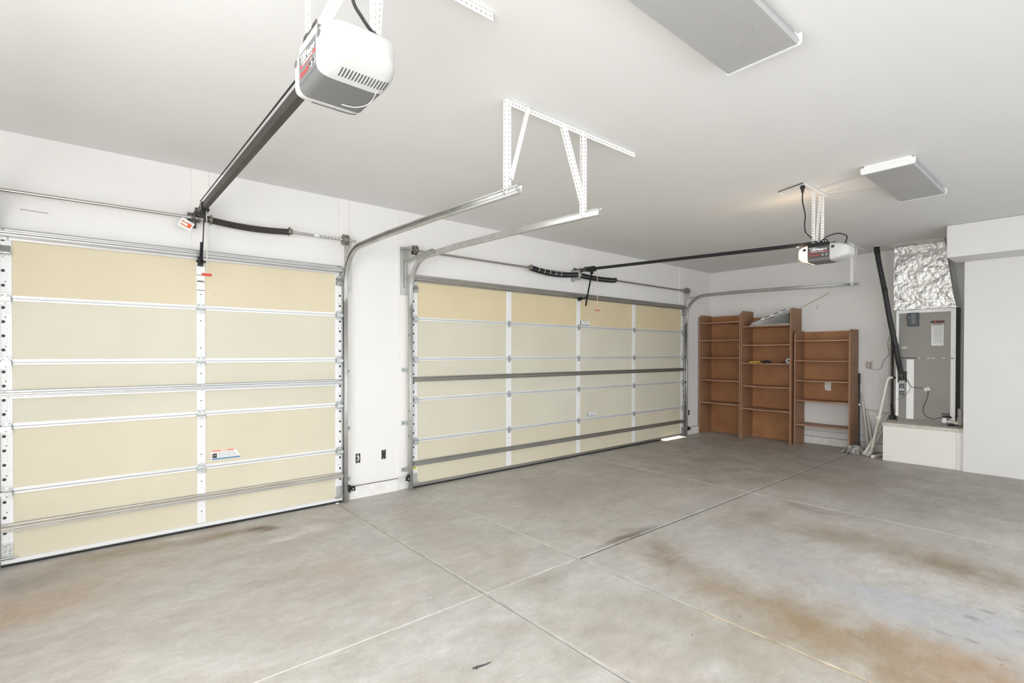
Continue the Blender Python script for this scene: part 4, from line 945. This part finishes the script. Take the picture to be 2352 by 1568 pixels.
for i in range(4):
    mb=MB().tube(curve_pts([(8.97+.02*i,-1.20,zs+.022),(8.965+.022*i,-1.17,zs+.030-.003*i),(8.96+.025*i,-1.145,zs+.02)],5),[.011]*10+[.007],8); mb.build('finger',RUBBER,g,smooth=True)
mb=MB().tube(curve_pts([(8.95,-1.26,zs+.02),(8.94,-1.30,zs+.028),(8.95,-1.325,zs+.014)],5),.012,8); mb.build('thumb',RUBBER,g,smooth=True)
o=blob('dark_rag',(9.0,-1.53,zs),(.05,.065,.018),mat('dark_cloth',(.07,.055,.045),.9,var=.4,scale=40),11); tag(o,'crumpled dark brown rag on the shelf beside the grey roll','rag')
tr=thing('tape_roll',(9.0,-1.60,zs),'grey-white tape roll standing at the shelf end','tape roll')
mb=MB(); 
n=28
for (ro,ri,xa,xb,mi) in ((.042,.024,8.965,9.01,0),):
    vs=[]
    for xx,r_ in ((xa,ro),(xb,ro),(xb,ri),(xa,ri)):
        for k in range(n): a=2*math.pi*k/n; vs.append((xx,-1.607+r_*math.cos(a),zs+.044+r_*math.sin(a)))
    mb.add(vs,[(q*n+k,q*n+(k+1)%n,((q+1)%4)*n+(k+1)%n,((q+1)%4)*n+k) for q in range(4) for k in range(n)])
mb.build('tape',mat('tape_grey',(.55,.56,.58),.4,var=.1,scale=40),tr,smooth=True)
mb=MB()
vs=[]
for xx,r_ in ((8.962,.024),(9.013,.024),(9.013,.0215),(8.962,.0215)):
    for k in range(n): a=2*math.pi*k/n; vs.append((xx,-1.607+r_*math.cos(a),zs+.044+r_*math.sin(a)))
mb.add(vs,[(q*n+k,q*n+(k+1)%n,((q+1)%4)*n+(k+1)%n,((q+1)%4)*n+k) for q in range(4) for k in range(n)]); mb.build('core',PAPER,tr)
# slim lath leaning along the wall above the bookcases
mb=MB(); mb.bar((9.366,-1.45,2.204),(9.366,-2.075,2.519),.008,.016,(0,0,1)); o=mb.build('wooden_lath',LATH); tag(o,'thin pale wooden lath slanting up the wall above the middle bookcase','lath')

# ------------------------------------------------------------------ wall fittings
def outlet(x,y,z,face,label,open_box=False,grp=None):
    mb=MB()
    def B(a0,a1,d0,d1,z0,z1,mi=0):
        if face=='-y': mb.box(x+a0,x+a1,y-d1,y-d0,z+z0,z+z1,mi)
        else: mb.box(x-d1,x-d0,y+a0,y+a1,z+z0,z+z1,mi)
    if open_box:
        B(-.026,.026,-.0,.0015,-.05,.05,1)
        B(-.030,-.026,0,.004,-.052,.052,0); B(.026,.030,0,.004,-.052,.052,0); B(-.03,.03,0,.004,.05,.054,0); B(-.03,.03,0,.004,-.054,-.05,0)
        B(-.004,.004,.0015,.005,.036,.05,2); B(-.004,.004,.0015,.005,-.05,-.036,2)
    else:
        B(-.036,.036,.0005,.006,-.058,.058,0)
        for q in (-.021,.021):
            B(-.015,.015,.006,.008,q-.015,q+.015,0); B(-.008,-.005,.008,.0085,q-.003,q+.008,1); B(.005,.008,.008,.0085,q-.003,q+.008,1); B(-.002,.002,.008,.0085,q-.011,q-.007,1)
    o=mb.build('junction_box' if open_box else 'wall_outlet',[TRIM if open_box else WHITE,HOLE,HINGE]); 
    tag(o,label,'outlet',grp); return o
o=outlet(2.143,0,.416,'-y','open wall box with loose wires, next to the single door',True)
o.name='junction_box'
mb=MB()
for i in range(3): mb.tube(curve_pts([(2.13+.01*i,-.002,.39),(2.138+.006*i,-.014,.41+.01*i),(2.15-.01*i,-.012,.43),(2.14,-.003,.45)],5),.0025,6)
w_=mb.build('wire_end',WINK,o)
outlet(2.433,0,.419,'-y','empty open wall box on the pillar, next to the double door',True)
outlet(8.591,0,.41,'-y','open wall box low on the wall beside the corner bookcase',True)
outlet(XF,-2.640,1.031,'-x','white duplex outlet on the wall right of the short bookcase')
# plug-in transformer above that outlet with its cord
pt=thing('plug_transformer',(XF,-2.645,1.34),'beige plug-in transformer with grey cord above the duplex outlet','plug')
mb=MB(); mb.box(XF-.006,XF-.0005,-2.69,-2.60,1.28,1.395); mb.build('outlet_plate',OFF,pt,bevel=.002)
mb=MB(); mb.box(XF-.06,XF-.006,-2.672,-2.618,1.295,1.38); mb.build('transformer_body',mat('beige_plastic',(.50,.46,.40),.5,var=.04),pt,bevel=.010,seg=3)
mb=MB().tube(curve_pts([(XF-.03,-2.66,1.295),(XF-.01,-2.69,1.272),(9.365,-2.79,1.284),(9.365,-2.832,1.417),(9.365,-2.897,1.518),(9.365,-2.88,1.665),(9.365,-2.905,1.80),(9.365,-2.91,1.90)],8),.0035,6); mb.build('cord',mat('grey_cord',(.30,.29,.27),.6),pt,smooth=True)
# two small stubs of drywall wiring
mb=MB()
for q in (0,.034): 
    mb.box(XF-.004,XF-.0005,-1.915,-1.885,2.268+q,2.292+q); mb.box(XF-.005,XF-.004,-1.905,-1.895,2.274+q,2.286+q,1)
o=mb.build('wall_jack',[OFF,GINK]); tag(o,'pair of small wall jacks above the short bookcase','wall jack')
# safety sensors
def sensor(x,sd,label):
    root=thing('safety_sensor',(x,-.08,.14),label,'sensor','safety sensors at the door tracks')
    MB().box(x,x+sd*.004,-.11,-.055,.105,.175).build('bracket',BLACK,root)
    mb=MB(); mb.box(x+sd*.004,x+sd*.05,-.112,-.108,.12,.165); mb.box(x+sd*.004,x+sd*.012,-.12,-.10,.10,.118); mb.box(x+sd*.004,x+sd*.012,-.12,-.10,.168,.18); mb.build('bracket_arm',BLACK,root)
    mb=MB(); mb.box(x+sd*.022,x+sd*.055,-.135,-.112,.118,.16); mb.build('sensor_body',BLACK,root,bevel=.004)
    mb=MB(); mb._lathe(Vector((x+sd*.03,-.1355,.14)),Vector((0,-1,0)),[(0,.009),(.003,.007)],12,0); mb.build('sensor_lens',HINGE,root)
sensor(2.006,1,'black safety sensor on the track right of the single door')
sensor(2.692,-1,'black safety sensor on the track left of the double door')
sensor(8.384,1,'black safety sensor on the track next to the bookcases')

# ------------------------------------------------------------------ air handler
XH=9.0
def k_(y,z): k=XH/8.92; return (-5.0622+(y+5.0622)*k, 1.5213+(z-1.5213)*k)
hv=thing('air_handler',(XH,-3.40,PZ),'grey upright air handler cabinet standing on the white platform','air handler')
YL,YR=-3.070,-3.727; ZT=2.145
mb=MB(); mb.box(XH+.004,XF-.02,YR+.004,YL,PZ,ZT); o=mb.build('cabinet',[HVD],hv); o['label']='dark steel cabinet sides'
mb=MB(); mb.box(XH-.004,XH+.003,YR+.045,YL-.022,1.462,ZT-.03); o=mb.build('upper_door',HV,hv,bevel=.002)
mb=MB(); mb.box(XH-.004,XH+.003,YR+.045,YL-.022,PZ+.035,1.452); o=mb.build('lower_door',HV,hv,bevel=.002)
mb=MB(); mb.box(XH-.004,XH+.003,YR+.005,YL-.02,PZ,PZ+.033); 
mb.build('base_pan',HV,hv)
mb=MB(); mb.box(XH-.006,XH-.004,YR+.03,YL-.05,1.438,1.444); mb.box(XH-.012,XH-.004,YR+.02,YR+.40,1.448,1.466); 
for y in (-3.44,-3.49,-3.60,-3.33): mb.obox((XH-.013,y,1.457),(.002,0,0),(0,.014,0),(0,0,.004),1)
mb.build('door_flange',[HV,TAPE],hv)
def tape(name,y0,y1,z0,z1,x=XH-.0055,d=.0015,label=None):
    mb=MB(); mb.box(x-d,x,y0,y1,z0,z1)
    o=mb.build(name,TAPE,hv); return o
tape('foil_tape',YR,YR+.052,PZ+.06,ZT-.01,XH-.0055)
tape('foil_tape',YL-.030,YL+.002,PZ+.075,ZT,XH-.0055)
tape('foil_tape',YR,YL,ZT-.045,ZT+.004,XH-.006)
tape('foil_tape',-3.277,-3.193,.585,1.437)
# little repeated print on the tapes
mb=MB()
for i in range(26):
    z=.60+.032*i
    for yy in (-3.265,-3.255,-3.225,-3.215): mb.box(XH-.0078,XH-.0072,yy,yy+.006,z,z+.004)
for i in range(34): mb.box(XH-.0078,XH-.0072,YR+.012,YR+.018,.63+.03*i,.636+.03*i)
mb.build('tape_print',GINK,hv)
(y0,z0),(y1,z1)=k_(-3.221,2.095),k_(-3.347,1.906)
mb=MB(); mb.box(XH-.05,XH-.004,y1,y0,z1,z0); mb.box(XH-.05,XH-.01,y0,y0+.012,z0-.09,z0-.05); bx=mb.build('disconnect_box',mat('slate_plastic',(.07,.085,.095),.5,var=.05),hv,bevel=.008,seg=3)
mb=MB(); mb.box(XH-.053,XH-.05,y1+.03,y0-.045,z1+.035,z0-.012); mb.disc((XH-.051,y0-.02,z0-.07),(-1,0,0),.006,10,1); mb.build('breaker_window',[mat('breaker_grey',(.16,.17,.17),.5),WINK],bx)
(y0,z0),(y1,z1)=k_(-3.471,1.974),k_(-3.626,1.942)
mb=MB(); yc=(y0+y1)/2; zc=(z0+z1)/2; hw_=abs(y1-y0)/2; hh=.017
P=[(yc+hw_*math.copysign(abs(math.cos(a))**.6,math.cos(a)),zc+hh*math.copysign(abs(math.sin(a))**.9,math.sin(a))) for a in [2*math.pi*i/32 for i in range(32)]]
mb.prism(P,'x',XH-.008,XH-.004); bd=mb.build('brand_badge',KINK,hv,smooth=True)
mb=MB(); 
n=20; vs=[]
for r_ in (.012,.0075):
    for k in range(n): a=2*math.pi*k/n; vs.append((XH-.0088,yc+.03+r_*math.cos(a),zc+r_*math.sin(a)))
mb.add(vs,[(k,(k+1)%n,n+(k+1)%n,n+k) for k in range(n)]); mb.box(XH-.0089,XH-.0086,yc+.020,yc+.04,zc+.003,zc+.0065); mb.box(XH-.0089,XH-.0086,yc+.028,yc+.032,zc-.008,zc+.004); mb.build('badge_emblem',OINK,bd)
text('lettering','TRANE',(XH-.0088,yc-.022,zc),'-x',.020,REDINK,bd,1.1,.0004)
(y0,z0),(y1,z1)=k_(-3.481,1.925),k_(-3.612,1.630)
mb=MB(); mb.box(XH-.0052,XH-.004,y1,y0,z1,z0); mb.box(XH-.0056,XH-.0052,y1+.008,y0-.008,z0-.014,z0-.005,1)
for i in range(17): mb.box(XH-.0056,XH-.0052,y1+.012,y0-.012-(i%3)*.01,z0-.035-.014*i,z0-.031-.014*i,2)
for i in range(6): mb.box(XH-.0056,XH-.0052,y0-.02-.018*i,y0-.0185-.018*i,z0-.16,z0-.03,2)
mb.build('wiring_label',[PAPER,KINK,GINK],hv)
mb=MB(); mb.obox((XH-.005,-3.165,1.605),(.0006,0,0),(0,-.028,.003),(0,.001,.011)); mb.build('blank_sticker',OFF,hv)
mb=MB(); mb.box(XH-.008,XH-.004,-3.197,-3.09,1.10,1.265); mb.build('open_knockout',KINK,hv)
mb=MB()
for i in range(4): mb._lathe(Vector((XH-.012,-3.12-.018*i,1.118+.006*(i%2))),Vector((-1,0,0)),[(0,.010),(.012,.010),(.015,.006)],8,i%2)
mb.box(XH-.02,XH-.004,-3.20,-3.09,1.095,1.105,1); mb.build('refrigerant_fitting',[TAPE,HINGE],hv)
(y0,z0),(y1,z1)=k_(-3.128,1.081),k_(-3.182,.928)
mb=MB(); mb.box(XH-.0056,XH-.004,y1,y0,z1,z0); mb.box(XH-.006,XH-.0056,y1+.004,y0-.004,(z0+z1)/2-.014,(z0+z1)/2+.014,1)
for i in range(5): mb.box(XH-.006,XH-.0056,y1+.008,y0-.01,z0-.02-.007*i,z0-.017-.007*i,2); mb.box(XH-.006,XH-.0056,y1+.008,y0-.01,z1+.012+.007*i,z1+.015+.007*i,2)
mb.disc((XH-.006,(y0+y1)/2,(z0+z1)/2),(-1,0,0),.008,12,0); mb.build('instruction_sticker',[mat('slate_print',(.06,.075,.085),.5),PAPER,GINK],hv)
(y0,z0),(y1,z1)=k_(-3.599,.706),k_(-3.684,.686)
mb=MB(); mb.box(XH-.0056,XH-.004,y1,y0,z1-.01,z0+.005); mb.build('nameplate',mat('brown_plate',(.12,.10,.085),.5),hv)
# float switch wire on the cabinet
P=[k_(*a) for a in [(-3.150,1.235),(-3.21,1.16),(-3.241,1.098),(-3.262,1.055),(-3.31,1.040),(-3.418,1.040)]]
cw=thing('control_wire',(XH-.02,-3.4,1.03),'thin dark wire with white tag looping over the air handler door','wire')
mb=MB(); mb.tube(curve_pts([(XH-.012,y,z) for y,z in P],8),.004,6)
P=[k_(*a) for a in [(-3.45,1.01),(-3.452,.95),(-3.43,.86),(-3.402,.768),(-3.408,.69),(-3.439,.643),(-3.511,.613),(-3.56,.635),(-3.60,.647)]]
mb.tube(curve_pts([(XH-.012,y,z) for y,z in P],8),.004,6)
P=[k_(*a) for a in [(-3.262,1.055),(-3.245,1.0),(-3.20,.93),(-3.15,.88),(-3.10,.86)]]
mb.tube(curve_pts([(XH-.012,y,z) for y,z in P],8),.002,6)
mb.build('wire',mat('dark_wire',(.06,.06,.055),.6),cw,smooth=True)
y,z=k_(-3.441,1.026); mb=MB(); mb.obox((XH-.014,y,z),(.007,0,0),(0,-.03,.010),(0,.009,.022)); tg=mb.build('wire_tag',WHITE,cw,bevel=.002)
mb=MB()
for q in (-.01,0,.01): mb.obox((XH-.0215,y+q*.4,z+q),(.0004,0,0),(0,-.018,.006),(0,.001,.002))
mb.build('tag_print',GINK,tg)
# condensate trap at the foot of the cabinet
ct=thing('condensate_trap',(XH-.06,-3.68,PZ),'white plastic drain trap and pipes at the foot of the air handler','drain trap')
y,z=-3.625,.60
mb=MB(); mb._lathe(Vector((XH-.004,y,z)),Vector((-1,0,0)),[(0,.022),(.05,.022),(.05,.03),(.075,.03),(.078,.024)],20,0); mb._lathe(Vector((XH-.05,y,z-.002)),Vector((0,0,1)),[(0,.026),(.045,.026)],18,0)
mb.build('clean_out_cap',WHITE,ct,smooth=True)
mb=MB(); mb._lathe(Vector((XH-.05,y,z+.043)),Vector((0,0,1)),[(0,.026),(.02,.024),(.022,.012)],18,0); mb.tube(curve_pts([(XH-.05,y-.02,z+.055),(XH-.055,y-.05,z+.06),(XH-.05,y-.07,z+.045)],5),.012,8); mb.build('float_switch',RUBBER,ct,smooth=True)
mb=MB(); mb.tube([(XH-.05,-3.655,.592),(XH-.05,-3.80,.575)],.021,14); mb.tube([(XH-.05,-3.665,.592),(XH-.05,-3.695,.588)],.028,14); mb.tube([(XH-.05,-3.74,.582),(XH-.05,-3.79,.576)],.030,14)
mb.build('drain_pipe',PVC,ct,smooth=True)
mb=MB(); mb.tube([(XH-.06,-3.785,.555),(XH-.06,-3.785,.78)],.026,14); mb.tube([(XH-.06,-3.785,.60),(XH-.06,-3.785,.655)],.033,14); mb.build('vent_stub',mat('grey_pvc',(.42,.40,.37),.5),ct,smooth=True)
mb=MB(); mb.tube(curve_pts([(XH-.10,-3.77,.57),(XH-.11,-3.75,.555),(XH-.11,-3.70,.549),(XH-.10,-3.66,.552)],5),.0045,6); mb.box(XH-.09,XH-.04,-3.72,-3.665,.541,.575); mb.build('sensor_clip',BLACK,ct)
# vertical conduit strip behind the cabinet's left edge
lp=thing('vertical_conduit',(9.2,-2.965,PZ),'thin dark vertical pipes rising beside the left edge of the air handler','pipe')
for (xx,yy,r_,m_,zt2) in ((9.18,-2.955,.010,GALVD,1.95),(9.20,-2.985,.011,BLACK,1.90),(9.24,-2.955,.009,mat('copper_dull',(.30,.24,.18),.4,.6),1.85)):
    mb=MB().tube([(xx,yy,PZ),(xx,yy,zt2)],r_,10); mb.build('pipe',m_,lp,smooth=True)
mb=MB(); mb.tube(curve_pts([(9.17,-2.97,.545),(9.16,-2.99,.58),(9.165,-2.995,.68),(9.18,-2.975,.76)],5),.016,8); mb.box(9.14,9.22,-3.02,-2.955,PZ+.001,PZ+.06); mb.build('pipe_foot',RUBBER,lp)
# black insulated refrigerant line
bp=thing('insulated_pipe',(8.8,-3.1,1.1),'thick black insulated refrigerant pipe slanting from the ceiling to the air handler','pipe')
P=[(8.79,-2.872,H-.02),(8.79,-2.90,2.86),(8.79,-2.955,2.54),(8.79,-2.985,2.36),(8.80,-3.04,1.98),(8.83,-3.085,1.70),(8.88,-3.115,1.45),(8.93,-3.125,1.32),(8.955,-3.135,1.24)]
mb=MB().tube(curve_pts(P,8),.033,16); mb.build('insulation',RUBBER,bp,smooth=True)
mb=MB(); 
mb._lathe(Vector((8.79,-2.869,H-.001)),Vector((0,0,-1)),[(0,.039),(.018,.039)],18,1)
mb._lathe(Vector((8.79,-2.873,H-.03)),Vector((0,-.1,-1)),[(0,.0365),(.10,.0365)],18,0)
mb._lathe(Vector((8.79,-2.968,2.47)),Vector((0,-.2,-1)),[(0,.036),(.06,.036)],18,0)
mb._lathe(Vector((8.835,-3.092,1.66)),Vector((.15,-.1,-1)),[(0,.035),(.03,.037),(.05,.035)],18,0)
mb.build('pipe_wrap',[BLACK,OFF],bp,smooth=True)
mb=MB(); mb.tube(curve_pts([(8.955,-3.135,1.26),(8.965,-3.14,1.18),(8.99,-3.15,1.13)],5),.016,10); mb.tube(curve_pts([(8.95,-3.12,1.28),(8.955,-3.11,1.20),(8.985,-3.12,1.13)],5),.008,8); mb.build('bare_end',IRON,bp,smooth=True)

# foil-wrapped supply duct
def duct():
    # front face corners follow the photographed taper: wider at the foot
    root=thing('foil_duct',(9.1,-3.4,ZT),'crumpled silver foil duct between the air handler and the ceiling','duct')
    XB=XF-.015
    nz,nf,ns=64,60,34
    mb=MB(); vs=[]
    def ring(t):
        z=ZT+.006+(H-.004-ZT-.006)*t
        xf=8.955-.045*max(0,(t-.9)/.1)-.02*math.sin(math.pi*t)
        yl=-3.045-.0*t+.025*max(0,(t-.95)/.05); yr=-3.735+.125*t**.85
        return z,xf,yl,yr
    cols=nf+2*ns
    for i in range(nz+1):
        t=i/nz; z,xf,yl,yr=ring(t)
        for j in range(cols+1):
            if j<=ns: u=j/ns; p=Vector((XB+(xf-XB)*u,yl,z)); nn=Vector((0,1,0))
            elif j<=ns+nf: u=(j-ns)/nf; p=Vector((xf,yl+(yr-yl)*u,z)); nn=Vector((-1,0,0))
            else: u=(j-ns-nf)/ns; p=Vector((xf+(XB-xf)*u,yr,z)); nn=Vector((0,-1,0))
            q=p*6; a=noise.noise(q)*.016+abs(noise.noise(q*2.3+Vector((3,1,7))))*.014-.006+noise.noise(q*6.5)*.003
            e=min(1,t/.04,(1-t)/.03) if t<1 else 0
            vs.append(p+nn*a*max(e,.15)+Vector((0,0,1))*(noise.noise(q*1.5)*.006*e))
    C=cols+1
    mb.add(vs,[(i*C+j,i*C+j+1,(i+1)*C+j+1,(i+1)*C+j) for i in range(nz) for j in range(cols)])
    mb.build('foil_wrap',FOIL,root,smooth=False)
    mb=MB(); 
    vs=[];n=40
    for j in range(n+1):
        y=-3.02-(.60)*j/n; w=noise.noise(Vector((0,y*14,0)))*.006
        vs+=[(8.885+w,y,H-.001),(8.880+w,y,H-.022+w),(8.93,y,H-.045+w*1.5)]
    mb.add(vs,[(3*j+a,3*j+a+1,3*j+4+a,3*j+3+a) for j in range(n) for a in (0,1)]); mb.build('top_tape',FOIL,root,solid=.002)
    mb=MB(); vs=[]
    for j in range(n+1):
        y=-3.05-(.69)*j/n; w=noise.noise(Vector((5,y*14,0)))*.005
        vs+=[(8.962+w,y,ZT+.06+w-.03*j/n),(8.975+w,y,ZT+.028+w),(8.990,y,ZT+.0+w)]
    mb.add(vs,[(3*j+a,3*j+a+1,3*j+4+a,3*j+3+a) for j in range(n) for a in (0,1)]); mb.build('bottom_tape',FOIL,root,solid=.002)
duct()

# ------------------------------------------------------------------ mop and plastic pipes in the corner
mp_=thing('mop',(9.02,-2.62,0),'string mop with a black handle leaning beside the short bookcase','mop')
MB().tube([(9.20,-2.556,1.20),(9.02,-2.61,.06)],.0125,12).build('handle',BLACK,mp_,smooth=True)
MB().tube([(9.202,-2.5555,1.21),(9.175,-2.563,1.05)],.0175,12).build('grip',RUBBER,mp_,smooth=True)
MB().tube([(9.127,-2.578,.74),(9.122,-2.5795,.715)],.014,12).build('joint_collar',ALU,mp_,smooth=True)
MB().tube([(9.035,-2.605,.16),(9.015,-2.612,.05)],[.016,.022],12).build('socket',RUBBER,mp_,smooth=True)
rnd=random.Random(4); mb=MB()
for i in range(190):
    a=rnd.uniform(0,2*math.pi); L=rnd.uniform(.05,.13)
    ex=8.90+L*math.cos(a)*.75; ey=-2.575+L*math.sin(a)*1.0
    if ey>-2.525: ex=min(ex,8.915)
    hz_=rnd.uniform(.03,.085)*(1.25-L*5)
    mb.tube(curve_pts([(9.0+rnd.uniform(-.03,.03),-2.61+rnd.uniform(-.03,.03),.085),((9.0+ex)/2+rnd.uniform(-.04,.04),(-2.61+ey)/2+rnd.uniform(-.05,.05),.04+max(hz_,.01)),(ex,ey,.012+max(hz_,.0)),(ex-rnd.uniform(0,.05) if ey>-2.57 else ex+rnd.uniform(-.05,.05),ey+rnd.uniform(-.04,.04),.007)],3),.0042,5,mi=rnd.choice((0,0,1,2)))
o=mb.build('mop_head',[STRING,mat('mop_string_pale',(.74,.73,.70),.9),mat('mop_string_dark',(.20,.19,.175),.9)],mp_); o['kind']='stuff'
G='loose pvc pipes leaning in the corner'
def pvc(pts,r,label,extra=None,m_=None):
    root=thing('plastic_pipe',pts[-1],label,'pipe',G)
    MB().tube(curve_pts([Vector(p) for p in pts],1) if len(pts)==2 else [Vector(p) for p in pts],r,14).build('pipe',m_ or PVC,root,smooth=True)
    for (p0,p1,rr) in extra or []: MB().tube([p0,p1],rr,14).build('fitting',m_ or PVC,root,smooth=True)
    return root
pvc([(9.06,-3.03,1.165),(9.05,-2.985,1.165),(9.04,-2.965,1.15),(9.03,-2.955,1.12),(8.86,-2.80,.03)],.019,'long white pipe with an elbow at the top and a tee half way',[((9.05,-2.985,1.168),(9.03,-2.957,1.13),.025),((8.953,-2.885,.60),(8.938,-2.872,.53),.025),((8.945,-2.875,.565),(8.92,-2.835,.578),.020)])
pvc([(9.30,-2.915,.60),(8.80,-2.735,.026)],.021,'slanted white pipe with its foot beside the mop',[((8.835,-2.748,.062),(8.79,-2.731,.027),.026)])
pvc([(9.28,-2.925,.53),(8.78,-2.79,.030)],.018,'slanted white pipe ending in a wide coupling on the floor',[((8.81,-2.798,.05),(8.765,-2.785,.031),.030)],OFF)
pvc([(8.70,-2.865,.020),(9.10,-2.93,.02)],.019,'white pipe lying on the floor behind the platform corner',[((8.74,-2.871,.024),(8.695,-2.864,.024),.024)])
pvc([(9.352,-2.545,.90),(9.15,-2.70,.02)],.018,'upright white pipe directly right of the mop handle',None,OFF)
pvc([(9.35,-2.615,.62),(9.10,-2.775,.02)],.017,'grey-white pipe leaning right of the mop, second of the upright pair',None,OFF)
o=MB().tube([(9.362,-2.571,.649),(9.362,-2.99,.590)],.012,10).build('wall_pipe',OFF,smooth=True); tag(o,'horizontal painted pipe fixed low along the side wall','pipe')
mb=MB(); mb.tube([(9.06,-3.025,1.165),(9.0,-3.09,1.165)],.013,10); mb.tube([(9.055,-3.03,1.165),(9.04,-3.06,1.165)],.019,12); o=mb.build('pipe_coupling',RUBBER,bpy.data.objects['vertical_conduit'],smooth=True)

# ------------------------------------------------------------------ small debris
mb=MB(); mb.tube([(1.40,-3.105,.004),(1.43,-3.112,.006),(1.455,-3.118,.005),(1.50,-3.122,.004)],[.003,.004,.003,.0015],6); mb.tube([(1.425,-3.11,.005),(1.41,-3.122,.004)],.002,5)
o=mb.build('twig',KINK); tag(o,'short dark twig lying on the concrete floor','twig')
